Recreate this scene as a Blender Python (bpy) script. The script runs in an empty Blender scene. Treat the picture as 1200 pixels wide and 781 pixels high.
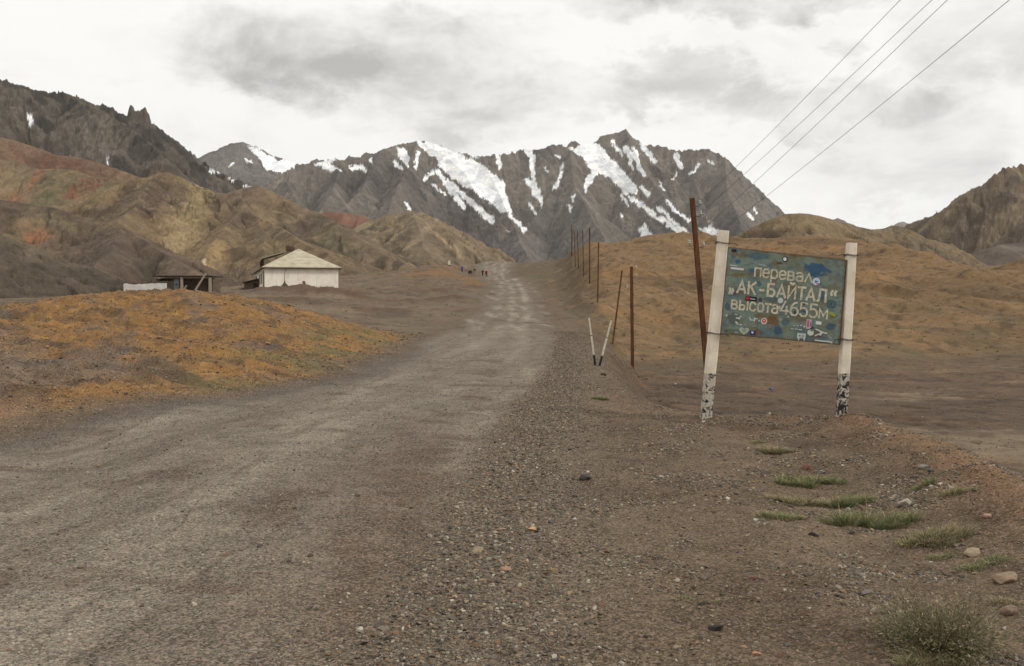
import bpy, math, random
import numpy as np
from mathutils import Vector

# ------------------------------------------------------------------ camera, sky, sun, exposure
F = 1167.0                                   # focal length in photo pixels (1200 px wide)
PITCH = math.atan(37.5 / F)                  # the eye-level line lies 37.5 px above the middle
CP, SP = math.cos(PITCH), math.sin(PITCH)
sc = bpy.context.scene
cam_d = bpy.data.cameras.new('camera'); cam = bpy.data.objects.new('camera', cam_d)
sc.collection.objects.link(cam); sc.camera = cam
cam.location = (0, 0, 0); cam.rotation_euler = (math.pi / 2 - PITCH, 0, 0)
cam_d.sensor_width = 36; cam_d.lens = 36 * F / 1200; cam_d.clip_start = 0.05; cam_d.clip_end = 40000
sc.render.resolution_x = 1024; sc.render.resolution_y = 666
sc.view_settings.view_transform = 'Standard'; sc.view_settings.look = 'None'
sc.view_settings.gamma = 1; sc.view_settings.use_curve_mapping = False
sc.view_settings.exposure = 0.08
SUN_EL, SUN_AZ = 40.0, 108.0                 # degrees; azimuth measured from the view direction to the right

class NT:
    """small node-tree helper"""
    def __init__(s, tree): s.t = tree; s.n = tree.nodes; s.l = tree.links
    def node(s, kind, **kw):
        n = s.n.new(kind)
        for k, v in kw.items(): setattr(n, k, v)
        return n
    def put(s, sock, v):
        if hasattr(v, 'is_linked') or isinstance(v, bpy.types.NodeSocket): s.l.new(v, sock)
        else: sock.default_value = v
    def math(s, op, a, b=0.0, c=None, clamp=False):
        n = s.node('ShaderNodeMath', operation=op, use_clamp=clamp)
        s.put(n.inputs[0], a); s.put(n.inputs[1], b)
        if c is not None: s.put(n.inputs[2], c)
        return n.outputs[0]
    def vmath(s, op, a, b=None, scale=None):
        n = s.node('ShaderNodeVectorMath', operation=op)
        s.put(n.inputs[0], a)
        if b is not None: s.put(n.inputs[1], b)
        if scale is not None: s.put(n.inputs['Scale'], scale)
        return n.outputs[0]
    def noise(s, vec, scale, detail=4, rough=0.55, dist=0.0, out=0):
        n = s.node('ShaderNodeTexNoise'); s.put(n.inputs['Vector'], vec)
        n.inputs['Scale'].default_value = scale; n.inputs['Detail'].default_value = detail
        n.inputs['Roughness'].default_value = rough; n.inputs['Distortion'].default_value = dist
        return n.outputs[out]
    def voronoi(s, vec, scale, out='Color', feature='F1', rnd=1.0):
        n = s.node('ShaderNodeTexVoronoi', feature=feature); s.put(n.inputs['Vector'], vec)
        n.inputs['Scale'].default_value = scale; n.inputs['Randomness'].default_value = rnd
        return n.outputs[out]
    def map(s, v, a, b, c, d, smooth=True):
        n = s.node('ShaderNodeMapRange', interpolation_type='SMOOTHSTEP' if smooth else 'LINEAR')
        s.put(n.inputs[0], v)
        for i, q in enumerate((a, b, c, d)): n.inputs[i + 1].default_value = q
        return n.outputs[0]
    def mix(s, fac, a, b, mode='MIX'):
        n = s.node('ShaderNodeMix', data_type='RGBA', blend_type=mode)
        s.put(n.inputs[0], fac); s.put(n.inputs[6], a); s.put(n.inputs[7], b)
        return n.outputs[2]
    def bump(s, h, strength, dist, normal=None):
        n = s.node('ShaderNodeBump'); s.put(n.inputs['Height'], h)
        n.inputs['Strength'].default_value = strength; n.inputs['Distance'].default_value = dist
        if normal is not None: s.put(n.inputs['Normal'], normal)
        return n.outputs[0]

def lin(c, g=1.0):
    """sRGB 0..255 -> linear"""
    c = np.asarray(c, float) / 255.0
    return np.where(c <= 0.04045, c / 12.92, ((c + 0.055) / 1.055) ** 2.4) * g
SAT = 1.0
def tl(c, g=1.0, sat=.86):
    v = lin(c, g); L = v @ np.array([.2126, .7152, .0722]); return (L + (v - L) * sat) * np.array([1.0, 1.0, .925])
def lin4(c, g=1.0): return tuple(float(q) for q in lin(c, g)) + (1.0,)

# --- world: nishita sky far behind an almost closed deck of bright and grey cloud
w = bpy.data.worlds.new('World'); sc.world = w; w.use_nodes = True
w.node_tree.nodes.clear(); T = NT(w.node_tree)
geo = T.node('ShaderNodeTexCoord').outputs['Generated']
sep = T.node('ShaderNodeSeparateXYZ'); T.put(sep.inputs[0], geo)
dx, dy, dz = sep.outputs
zz = T.math('ADD', T.math('MAXIMUM', dz, 0.0), 0.16)
comb = T.node('ShaderNodeCombineXYZ')
T.put(comb.inputs[0], T.math('DIVIDE', dx, zz)); T.put(comb.inputs[1], T.math('DIVIDE', dy, zz)); comb.inputs[2].default_value = 3.7
deck = comb.outputs[0]
mpv = T.node('ShaderNodeMapping'); T.put(mpv.inputs[0], geo); mpv.inputs['Scale'].default_value = (1, 1, 1.9)
deck = mpv.outputs[0]
n_big = T.noise(deck, 2.6, 8, 0.58, 0.25)
n_fine = T.noise(deck, 7.5, 9, 0.6, 0.3)
# azimuth / elevation tangents of a direction, for the individual cloud banks over the range
yy = T.math('MAXIMUM', dy, 0.05)
uu = T.math('ADD', T.math('DIVIDE', dx, yy), T.math('MULTIPLY', T.math('SUBTRACT', T.noise(deck, 9.0, 6, 0.62), 0.5), 0.22))
ww = T.math('ADD', T.math('DIVIDE', dz, yy), T.math('MULTIPLY', T.math('SUBTRACT', T.noise(deck, 10.0, 6, 0.62, 0.2), 0.5), 0.16))
banks = None
for (px, py, rx, ry, a) in ((400, 65, 190, 42, 1.0), (530, 115, 100, 42, .95), (250, 60, 75, 24, .55), (840, 5, 150, 26, 1.0),
                            (760, 108, 140, 26, .8), (960, 118, 130, 32, .85), (1060, 175, 110, 40, .45), (1130, 40, 80, 40, .55),
                            (700, 115, 60, 22, .5), (1000, 225, 90, 18, .35)):
    a1 = T.math('MULTIPLY', T.math('SUBTRACT', uu, (px - 600) / F), F / rx)
    a2 = T.math('MULTIPLY', T.math('SUBTRACT', ww, (353 - py) / F), F / ry)
    r2 = T.math('ADD', T.math('MULTIPLY', a1, a1), T.math('MULTIPLY', a2, a2))
    g = T.math('MULTIPLY', T.map(r2, 0.0, 2.7, 1.0, 0.0), a)
    banks = g if banks is None else T.math('MAXIMUM', banks, g)
edge = T.map(n_fine, 0.30, 0.68, 0.15, 1.05)
grey = T.math('MULTIPLY', T.math('MULTIPLY', banks, edge), T.map(n_big, 0.35, 0.6, 0.62, 1.0))
front = T.map(dy, 0.3, 0.75, 0.0, 1.0)
gen = T.map(n_big, 0.42, 0.68, 0.0, 0.55)
gen2 = T.map(n_fine, 0.45, 0.75, 0.0, 0.20)
grey = T.math('ADD', T.math('MULTIPLY', grey, front), T.math('MULTIPLY', gen, T.math('SUBTRACT', 1.0, T.math('MULTIPLY', front, 0.9))), clamp=True)
grey = T.math('ADD', grey, gen2, clamp=True)
cloud = T.mix(grey, lin4((250, 248, 243)), lin4((184, 180, 175)))
sky = T.node('ShaderNodeTexSky', sky_type='NISHITA', sun_disc=False)
sky.sun_elevation = math.radians(SUN_EL); sky.sun_rotation = math.radians(SUN_AZ); sky.altitude = 4600
bgs = T.node('ShaderNodeBackground'); T.put(bgs.inputs[0], sky.outputs[0]); bgs.inputs[1].default_value = 0.10
bgc = T.node('ShaderNodeBackground'); T.put(bgc.inputs[0], cloud); T.put(bgc.inputs[1], T.map(dz, 0.35, 1.0, 1.07, 1.7))  # a cloud deck is brightest overhead
ms = T.node('ShaderNodeMixShader'); ms.inputs[0].default_value = 0.94
T.l.new(bgs.outputs[0], ms.inputs[1]); T.l.new(bgc.outputs[0], ms.inputs[2])
wo = T.node('ShaderNodeOutputWorld'); T.l.new(ms.outputs[0], wo.inputs[0])

sun_d = bpy.data.lights.new('sun', 'SUN'); sun = bpy.data.objects.new('sun', sun_d); sc.collection.objects.link(sun)
sun_d.energy = 1.5; sun_d.angle = math.radians(10); sun_d.color = (1.0, 0.955, 0.89)
_e, _a = math.radians(SUN_EL), math.radians(SUN_AZ)
sd = Vector((math.sin(_a) * math.cos(_e), math.cos(_a) * math.cos(_e), math.sin(_e)))
sun.rotation_euler = sd.to_track_quat('Z', 'Y').to_euler()

# ------------------------------------------------------------------ helpers
COL = sc.collection
def at(px, py, Y):
    """the world point at forward distance Y seen at photo pixel (px, py)"""
    x = px - 600.0; v = 390.5 - py
    dyy = F * CP + v * SP; dzz = -F * SP + v * CP
    return (x / dyy * Y, Y, dzz / dyy * Y)
def proj(x, y, z):
    f = y * CP - z * SP; u = y * SP + z * CP
    return 600 + F * x / f, 390.5 - F * u / f
def zat(py, Y): return at(600, py, Y)[2]

def tag(o, label=None, cat=None, group=None, kind=None):
    if label: o['label'] = label
    if cat: o['category'] = cat
    if group: o['group'] = group
    if kind: o['kind'] = kind
    return o
def empty(name, loc=(0, 0, 0), rz=0):
    o = bpy.data.objects.new(name, None); COL.objects.link(o); o.location = loc; o.rotation_euler = (0, 0, rz)
    o.empty_display_size = 0.2
    return o
def link(name, me, mat, parent=None):
    if mat is not None: me.materials.append(mat)
    o = bpy.data.objects.new(name, me); COL.objects.link(o)
    if parent is not None: o.parent = parent
    return o
def np_mesh(name, V, Q, col=None, extra=None, smooth=True):
    """V (n,3), Q (m,3|4) -> mesh"""
    me = bpy.data.meshes.new(name); V = np.ascontiguousarray(V, dtype=np.float32); Q = np.ascontiguousarray(Q, dtype=np.int32)
    k = Q.shape[1]
    me.vertices.add(len(V)); me.vertices.foreach_set('co', V.ravel())
    me.loops.add(Q.size); me.loops.foreach_set('vertex_index', Q.ravel())
    me.polygons.add(len(Q)); me.polygons.foreach_set('loop_start', np.arange(0, Q.size, k, dtype=np.int32))
    me.polygons.foreach_set('use_smooth', np.full(len(Q), smooth, dtype=bool))
    me.update(calc_edges=True)
    if col is not None:
        a = me.color_attributes.new('Col', 'FLOAT_COLOR', 'POINT')
        c = np.ones((len(V), 4), np.float32); c[:, :3] = col; a.data.foreach_set('color', c.ravel())
    for k_, v_ in (extra or {}).items():
        a = me.attributes.new(k_, 'FLOAT', 'POINT'); a.data.foreach_set('value', np.ascontiguousarray(v_, dtype=np.float32))
    return me

class MB:
    """collects simple solids in one mesh"""
    def __init__(s): s.v = []; s.f = []
    def add(s, vs, fs):
        b = len(s.v); s.v += [tuple(q) for q in vs]; s.f += [tuple(b + i for i in q) for q in fs]; return s
    def box(s, c, size, rz=0.0):
        cx, cy, cz = c; hx, hy, hz = (q / 2 for q in size); ca, sa = math.cos(rz), math.sin(rz)
        vs = [(cx + x * ca - y * sa, cy + x * sa + y * ca, cz + z) for z in (-hz, hz) for x, y in ((-hx, -hy), (hx, -hy), (hx, hy), (-hx, hy))]
        return s.add(vs, [(3, 2, 1, 0), (4, 5, 6, 7), (0, 1, 5, 4), (1, 2, 6, 5), (2, 3, 7, 6), (3, 0, 4, 7)])
    def beam(s, a, b, wx, wy, up=(0, 1, 0), wx2=None, wy2=None, prof=None):
        """prism from a to b; cross-section wx (sideways) by wy (along 'up')"""
        a, b = Vector(a), Vector(b); d = (b - a).normalized(); u = Vector(up); r = d.cross(u).normalized(); u = r.cross(d).normalized()
        P = prof or [(-1, -1), (1, -1), (1, 1), (-1, 1)]; n = len(P)
        vs = [a + r * (x * wx / 2) + u * (y * wy / 2) for x, y in P] + [b + r * (x * (wx2 or wx) / 2) + u * (y * (wy2 or wy) / 2) for x, y in P]
        return s.add(vs, [tuple(range(n))[::-1], tuple(range(n, 2 * n))] + [(i, (i + 1) % n, n + (i + 1) % n, n + i) for i in range(n)])
    def tube(s, pts, rad, n=8):
        pts = [Vector(p) for p in pts]; rings = []
        rad = rad if isinstance(rad, (list, tuple)) else [rad] * len(pts)
        vs = []
        for i, p in enumerate(pts):
            d = (pts[min(i + 1, len(pts) - 1)] - pts[max(i - 1, 0)]).normalized()
            u = Vector((0, 0, 1)) if abs(d.z) < 0.9 else Vector((1, 0, 0)); r = d.cross(u).normalized(); u = r.cross(d)
            vs += [p + (r * math.cos(2 * math.pi * k / n) + u * math.sin(2 * math.pi * k / n)) * rad[i] for k in range(n)]
        fs = [(i * n + k, i * n + (k + 1) % n, (i + 1) * n + (k + 1) % n, (i + 1) * n + k) for i in range(len(pts) - 1) for k in range(n)]
        fs += [tuple(range(n))[::-1], tuple(range((len(pts) - 1) * n, len(pts) * n))]
        return s.add(vs, fs)
    def lathe(s, c, prof, n=14):
        """prof: (radius, z) from bottom up round c"""
        cx, cy, cz = c
        vs = [(cx + r * math.cos(2 * math.pi * k / n), cy + r * math.sin(2 * math.pi * k / n), cz + z) for r, z in prof for k in range(n)]
        m = len(prof)
        fs = [(i * n + k, i * n + (k + 1) % n, (i + 1) * n + (k + 1) % n, (i + 1) * n + k) for i in range(m - 1) for k in range(n)]
        fs += [tuple(range(n))[::-1], tuple(range((m - 1) * n, m * n))]
        return s.add(vs, fs)
    def build(s, name, mat, parent=None, smooth=False, bevel=0.0):
        me = bpy.data.meshes.new(name); me.from_pydata(s.v, [], s.f); me.update()
        if smooth:
            me.polygons.foreach_set('use_smooth', [True] * len(me.polygons))
        o = link(name, me, mat, parent)
        if bevel:
            m = o.modifiers.new('bevel', 'BEVEL'); m.width = bevel; m.segments = 2; m.limit_method = 'ANGLE'
        return o

# --- numpy gradient noise
def _h(ix, iy, seed):
    h = (ix.astype(np.int64) * 374761393 + iy.astype(np.int64) * 668265263 + seed * 1442695041) & 0xFFFFFFFF
    h = ((h ^ (h >> 13)) * 1274126177) & 0xFFFFFFFF
    h = (h ^ (h >> 16)) & 0xFFFFFFFF
    return h.astype(np.float64) * (2 * math.pi / 4294967296.0)
def pn(x, y, seed=0):
    x0 = np.floor(x); y0 = np.floor(y); fx = x - x0; fy = y - y0
    ux = fx * fx * fx * (fx * (fx * 6 - 15) + 10); uy = fy * fy * fy * (fy * (fy * 6 - 15) + 10)
    def g(ax, ay):
        a = _h(x0 + ax, y0 + ay, seed); return np.cos(a) * (fx - ax) + np.sin(a) * (fy - ay)
    n0 = g(0, 0) * (1 - ux) + g(1, 0) * ux; n1 = g(0, 1) * (1 - ux) + g(1, 1) * ux
    return (n0 * (1 - uy) + n1 * uy) * 1.5
def fbm(x, y, octv=4, seed=0, gain=0.5, lac=2.03):
    s = 0; a = 1.0; t = 0
    for i in range(octv):
        s = s + a * pn(x, y, seed + i * 17); t += a; a *= gain; x = x * lac + 5.3; y = y * lac + 1.7
    return s / t
def ridged(x, y, octv=4, seed=0, gain=0.5, lac=2.07):
    s = 0; a = 1.0; t = 0
    for i in range(octv):
        s = s + a * (1 - np.abs(pn(x, y, seed + i * 29)) * 2); t += a; a *= gain; x = x * lac + 3.1; y = y * lac + 7.7
    return s / t
def ss(x, a, b):
    t = np.clip((x - a) / (b - a), 0, 1); return t * t * (3 - 2 * t)
def mixc(c, c2, m):
    return c * (1 - m[..., None]) + np.asarray(c2) * m[..., None]

# ------------------------------------------------------------------ materials
def base_mat(name):
    m = bpy.data.materials.new(name); m.use_nodes = True; m.node_tree.nodes.clear()
    t = NT(m.node_tree); b = t.node('ShaderNodeBsdfPrincipled'); o = t.node('ShaderNodeOutputMaterial'); t.l.new(b.outputs[0], o.inputs[0])
    b.inputs['Specular IOR Level'].default_value = 0.25; b.inputs['Roughness'].default_value = 0.9
    return m, t, b
def plain(name, rgb, g=1.0, rough=0.8, var=0.25, scale=12.0, bump=0.2, metal=0.0, dist=0.003, obj=True):
    m, t, b = base_mat(name)
    tc = t.node('ShaderNodeTexCoord').outputs['Object']
    n = t.noise(tc, scale, 6, 0.62); n2 = t.noise(tc, scale * 5.3, 4, 0.6)
    c = t.mix(t.map(n, 0.3, 0.7, 0, 1), lin4(rgb, g * (1 - var)), lin4(rgb, g * (1 + var)))
    c = t.mix(t.math('MULTIPLY', t.map(n2, 0.45, 0.7, 0, 1), var), c, lin4(rgb, g * 0.55))
    t.put(b.inputs['Base Color'], c); b.inputs['Roughness'].default_value = rough; b.inputs['Metallic'].default_value = metal
    t.put(b.inputs['Normal'], t.bump(t.math('ADD', n, n2), bump, dist))
    return m
def terrain_mat(name, s1, s2, amt=0.35, bumpd=0.5, bumps=0.6):
    """colour per vertex, fine procedural grain and relief on top (scales are per metre)"""
    m, t, b = base_mat(name)
    g = t.node('ShaderNodeNewGeometry').outputs['Position']
    col = t.node('ShaderNodeVertexColor', layer_name='Col').outputs[0]
    n1 = t.noise(g, s1, 6, 0.65); n2 = t.noise(g, s2, 6, 0.7)
    n3 = t.noise(g, s2 * 3.1, 4, 0.7)
    f = t.math('ADD', t.math('MULTIPLY', t.math('SUBTRACT', n1, 0.5), amt * 2), t.math('MULTIPLY', t.math('SUBTRACT', n2, 0.5), amt * 2.4))
    f = t.math('ADD', f, t.math('MULTIPLY', t.math('SUBTRACT', n3, 0.5), amt * 2.2))
    c = t.vmath('SCALE', col, scale=t.math('MAXIMUM', t.math('ADD', f, 1.0), 0.3))
    t.put(b.inputs['Base Color'], c); b.inputs['Roughness'].default_value = 0.95; b.inputs['Specular IOR Level'].default_value = 0.1
    t.put(b.inputs['Normal'], t.bump(t.math('ADD', n1, t.math('MULTIPLY', n2, 0.6)), bumps, bumpd))
    return m
def ground_mat():
    m, t, b = base_mat('ground_earth')
    g = t.node('ShaderNodeNewGeometry').outputs['Position']
    col = t.node('ShaderNodeVertexColor', layer_name='Col').outputs[0]
    grit = t.node('ShaderNodeAttribute', attribute_name='grit').outputs['Fac']
    n1 = t.noise(g, 3.0, 7, 0.7); n2 = t.noise(g, 58.0, 5, 0.72); n0 = t.noise(g, 0.6, 5, 0.6)
    v = t.voronoi(g, 70.0); v2 = t.voronoi(g, 150.0)
    vd = t.voronoi(g, 70.0, 'Distance'); vd2 = t.voronoi(g, 36.0, 'Distance')
    sv = t.node('ShaderNodeSeparateColor'); t.put(sv.inputs[0], v); sv2 = t.node('ShaderNodeSeparateColor'); t.put(sv2.inputs[0], v2)
    nh = t.noise(g, 1.1, 9, 0.75)
    f = t.math('MULTIPLY', t.math('SUBTRACT', n1, 0.5), 1.1)
    f = t.math('ADD', f, t.math('MULTIPLY', t.math('SUBTRACT', nh, 0.5), 1.1))
    f = t.math('ADD', f, t.math('MULTIPLY', t.math('SUBTRACT', n2, 0.5), 0.9))
    f = t.math('ADD', f, t.math('MULTIPLY', t.math('SUBTRACT', n0, 0.5), 0.35))
    f = t.math('ADD', f, t.math('MULTIPLY', t.math('MULTIPLY', t.math('SUBTRACT', t.math('POWER', sv.outputs[0], 2.0), 0.33), grit), 1.15))
    f = t.math('ADD', f, t.math('MULTIPLY', t.math('MULTIPLY', t.math('SUBTRACT', sv2.outputs[1], 0.5), grit), 0.75))
    c = t.vmath('SCALE', col, scale=t.math('MAXIMUM', t.math('ADD', f, 1.0), 0.25))
    # single warm or cool pebbles
    c = t.mix(t.math('MULTIPLY', t.map(sv.outputs[1], 0.86, 0.9, 0, 0.5), grit), c, t.mix(sv2.outputs[0], lin4((150, 108, 78), 1.1), lin4((120, 122, 128), 1.1)))
    t.put(b.inputs['Base Color'], c); b.inputs['Roughness'].default_value = 0.93; b.inputs['Specular IOR Level'].default_value = 0.15
    h = t.math('ADD', t.math('MULTIPLY', n2, 0.5), t.math('MULTIPLY', t.math('MULTIPLY', t.math('SUBTRACT', 0.6, vd), grit), 0.9))
    h = t.math('ADD', h, t.math('MULTIPLY', t.math('SUBTRACT', 0.7, vd2), 0.35))
    h = t.math('ADD', h, t.math('MULTIPLY', n1, 1.6)); h = t.math('ADD', h, t.math('MULTIPLY', nh, 3.5))
    t.put(b.inputs['Normal'], t.bump(h, 0.55, 0.018))
    return m
def attr_mat(name, rough=0.9, sss=0.0, var=0.25, scale=30, bump=0.25, dist=0.004):
    m, t, b = base_mat(name)
    g = t.node('ShaderNodeNewGeometry').outputs['Position']
    col = t.node('ShaderNodeVertexColor', layer_name='Col').outputs[0]
    n = t.noise(g, scale, 5, 0.65)
    t.put(b.inputs['Base Color'], t.vmath('SCALE', col, scale=t.math('ADD', t.math('MULTIPLY', t.math('SUBTRACT', n, 0.5), var * 2), 1.0)))
    b.inputs['Roughness'].default_value = rough
    t.put(b.inputs['Normal'], t.bump(n, bump, dist))
    return m
#GAIN
G = 1.12      # albedo relative to the display values read off the photograph
M_ground = ground_mat()
M_stone = attr_mat('stone', 0.85, var=0.4, scale=60, bump=0.5, dist=0.004)
M_leaf = attr_mat('dry_leaf', 0.8, var=0.2, scale=40, bump=0.0)

# ------------------------------------------------------------------ the ground: height and colour fields
def rbf_fit(pts, c=0.12):
    P = np.array([[2.2 * X / Y, math.log(Y)] for X, Y, z in pts]); z = np.array([q[2] for q in pts])
    D = np.sqrt(((P[:, None] - P[None]) ** 2).sum(-1) + c * c)
    n = len(P); A = np.zeros((n + 3, n + 3)); A[:n, :n] = D + np.eye(n) * 1e-4 * -1; A[:n, n] = 1; A[:n, n + 1:] = P; A[n, :n] = 1; A[n + 1:, :n] = P.T
    wgt = np.linalg.solve(A, np.concatenate([z, np.zeros(3)]))
    def ev(X, Y):
        Yc = np.maximum(Y, 3.0); u = (2.2 * np.clip(X / Yc, -1.1, 1.1)).astype(np.float32); v = np.log(Yc).astype(np.float32); out = wgt[n] + wgt[n + 1] * u + wgt[n + 2] * v
        for i in range(n):
            q = (u - np.float32(P[i, 0])) ** 2; q += (v - np.float32(P[i, 1])) ** 2; q += np.float32(c * c); np.sqrt(q, out=q); out = out + wgt[i] * q
        return out.astype(float)
    return ev
def col(px, *rows):
    """column of control points at photo column px: (distance, pixel row) or (distance, None, height)"""
    out = []
    for r in rows:
        z = r[2] if len(r) == 3 else zat(r[1], r[0])
        out.append(((px - 600) / F * r[0], r[0], z))
    return out
N = None
A_pts = []
for px in (-400, -100, 200, 500, 800, 1100, 1500):
    A_pts += col(px, (3, N, -1.65), (5, N, -1.65), (8, N, -1.65), (11.5, N, -1.65))
A_pts += col(-900, (10, N, -1.6), (15, N, -1.2), (30, N, -.3), (60, N, 0), (150, N, 0), (400, N, 3), (1500, N, 5))
A_pts += col(-400, (14, N, -1.3), (20, N, -.8), (30, N, -.1), (45, N, -.3), (100, N, 0), (230, N, 0), (600, N, 3), (2000, N, 5))
A_pts += col(0, (14.4, N, -1.66), (15.6, 451), (19, 431), (24, 400), (28, 375), (31, 362), (36, N, -.4), (45, N, -.6), (60, N, -.5), (100, N, 0), (150, N, 0), (230, N, -.2), (600, N, 2), (2000, N, 3))
A_pts += col(100, (14.9, 482), (16.2, 455), (21, 421), (27, 385), (31, 360), (33.5, 350), (38, N, -.05), (50, N, -.4), (100, N, .3), (150, N, .4))
A_pts += col(200, (15.6, 477), (18.3, 450), (23, 410), (29, 370), (34, 345), (38, N, .18), (50, N, -.2), (80, N, .2), (100, N, .5), (150, N, 1.2), (250, N, 2))
A_pts += col(300, (18.4, 459), (22, 431), (28, 391), (34, 361), (38, 354), (45, N, -.3), (70, N, -.2), (110, 343), (125, 340), (150, N, 1.9), (250, N, 3), (600, N, 4), (2000, N, 4))
A_pts += col(380, (18, N, -1.65), (21, 446), (27, 410), (35, 381), (40, 373), (50, N, -.95), (62, 368), (80, 360), (95, 350), (110, 342), (122, 338.5), (160, 334), (220, 326))
A_pts += col(450, (16, N, -1.65), (22, N, -1.65), (30, N, -1.58), (38, 393), (42, 389), (50, N, -1.35), (70, 370), (85, 360), (100, 352), (125, 342), (150, 335), (200, 327), (240, 321), (300, N, 6))
A_pts += col(520, (20, N, -1.65), (30, N, -1.62), (45, N, -1.5), (65, 374), (85, 361), (105, 350), (150, 336), (195, 326), (225, 316), (240, 311.5), (260, N, 7.2), (300, N, 6.5), (400, N, 5))
A_pts += col(480, (240, 316.5), (215, 322))
for px in (560, 600):
    A_pts += col(px, (16, N, -1.65), (22, N, -1.65), (30, N, -1.6), (41, N, -1.5), (65, 374), (85, 361), (105, 350), (135, 341), (170, 332), (230, 322.5), (300, 309), (340, N, 10.6), (420, N, 8), (700, N, 5), (2000, N, 4))
A_pts += col(660, (16, N, -1.65), (25, N, -1.65), (35, N, -1.6), (60, N, -1.3), (85, N, -.5), (105, 350), (140, 335), (180, 320), (230, 305), (270, N, 11), (400, N, 6))
A_pts += col(800, (14, N, -1.65), (16, N, -1.68), (30, N, -1.7), (80, N, -.5), (150, N, 5), (250, N, 8), (500, N, 4))
A_pts += col(1100, (14, N, -1.75), (30, N, -1.8), (100, N, 0), (250, N, 4), (2000, N, 3))
fA = rbf_fit(A_pts)
B_pts = []
for px in (760, 1000, 1300, 1700):
    B_pts += col(px, (5, N, -2.9), (10, N, -3.0), (17, N, -3.08), (26, N, -3.1), (36, N, -3.12))
B_pts += col(640, (20, N, -3.0), (40, N, -2.5), (50, N, -2.2), (75, 361), (110, 338), (140, 318), (185, 301), (222, 292.5), (260, N, 9), (400, N, 5), (2000, N, 4))
B_pts += col(600, (230, 320), (300, 308), (100, 350), (50, N, -1.6))
B_pts += col(700, (30, N, -3.1), (45, N, -3.15), (55, N, -2.95), (64, N, -1.7), (76, 353), (98, 322), (125, 306), (155, 298), (200, 287), (250, N, 9.5), (400, N, 4), (2000, N, 3))
B_pts += col(800, (44, N, -3.14), (50, N, -3.1), (58, 408), (72, 378), (95, 338), (125, 303), (150, 285), (175, 276.5), (215, N, 9.3), (400, N, 2))
B_pts += col(900, (42, N, -3.14), (47, N, -3.15), (53, 420), (62, 392), (80, 348), (105, 309), (130, 290), (150, 282), (190, N, 7), (400, N, 1), (2000, N, 1))
B_pts += col(1000, (45, N, -3.13), (50, 424), (60, 396), (78, 350), (98, 311), (118, 291), (132, 283), (165, N, 6), (400, N, 0))
B_pts += col(1058, (118, 295), (150, N, 4.4))
B_pts += col(1104, (46, N, -3.1), (52, 418), (60, 394), (76, 352), (92, 320), (105, 305.5), (125, N, 3.2), (400, N, -1), (2000, N, 0))
B_pts += col(1143, (98, 315), (115, N, 2.4))
B_pts += col(1172, (90, 323), (104, N, 1.9), (125, 317), (150, N, 2.5))
B_pts += col(1200, (46, N, -3.0), (53, 412), (60, 390), (75, 350), (86, 328), (105, N, 2.6), (130, 305), (160, N, 3.5))
B_pts += col(1300, (50, N, -2.7), (70, N, 0), (100, N, 3), (130, N, 6.5), (180, N, 4), (400, N, 0))
B_pts += col(1700, (50, N, -2.3), (80, N, 1), (130, N, 5), (400, N, 2), (2000, N, 0))
fB = rbf_fit(B_pts)
def interp(Y, tab): return np.interp(Y, [q[0] for q in tab], [q[1] for q in tab])
XL_T = [(-60, -14), (0, -9.5), (8, -8), (13.4, -6.95), (15, -6.1), (17.7, -4.9), (22, -3.7), (28, -3.5), (37, -3.5), (55, -3.2), (75, -2.7), (135, -3.2), (170, -3.9), (230, -7.5), (300, -12), (500, -18)]
XR_T = [(-60, -4), (0, -.7), (4.5, -.65), (6, -.5), (9.3, -.3), (15.2, .13), (20, .6), (26.7, 1.15), (41, 1.9), (75, 2.7), (100, 2.7), (135, 3.3), (170, 2.6), (230, -.2), (300, 1.2), (500, 3)]
XE_T = [(-60, 6), (0, 4.8), (8, 4.35), (11, 4.7), (13.1, 4.75), (13.8, 4.0), (14.4, 2.9), (15.2, 2.45), (16.2, 2.15), (18, 1.95), (22, 2.0), (26, 2.3), (33, 2.6), (40, 3.0), (60, 3.7), (80, 4.1), (100, 4.6), (150, 6), (200, 8), (230, 9), (300, 10), (1000, 20)]
XW_T = [(-60, 3), (0, 2.6), (13, 2.0), (15, 1.5), (18, 1.7), (26, 1.9), (40, 1.9), (60, 3), (100, 5), (200, 9), (300, 12), (1000, 40)]
def bumps(X, Y):
    """small named landforms in world coordinates"""
    z = 0
    for (px, D, h, rx, ry) in ((553, 150, .9, 2.2, 2.6), (546, 178, .9, 2.6, 4), (500, 205, 1.0, 9, 5), (532, 96, .55, 3.0, 2.2), (497, 120, .5, 9, 2.5),
                               (350, 104, .9, 5.5, 1.8), (395, 98, .9, 4.5, 1.6), (470, 92, .5, 5, 1.5), (440, 74, .35, 5, 1.2), (330, 84, .4, 6, 1.6), (500, 130, .7, 6, 2)):
        cx = (px - 600) / F * D
        z = z + h * np.exp(-((X - cx) / rx) ** 2 - ((Y - D) / ry) ** 2)
    return z
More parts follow.
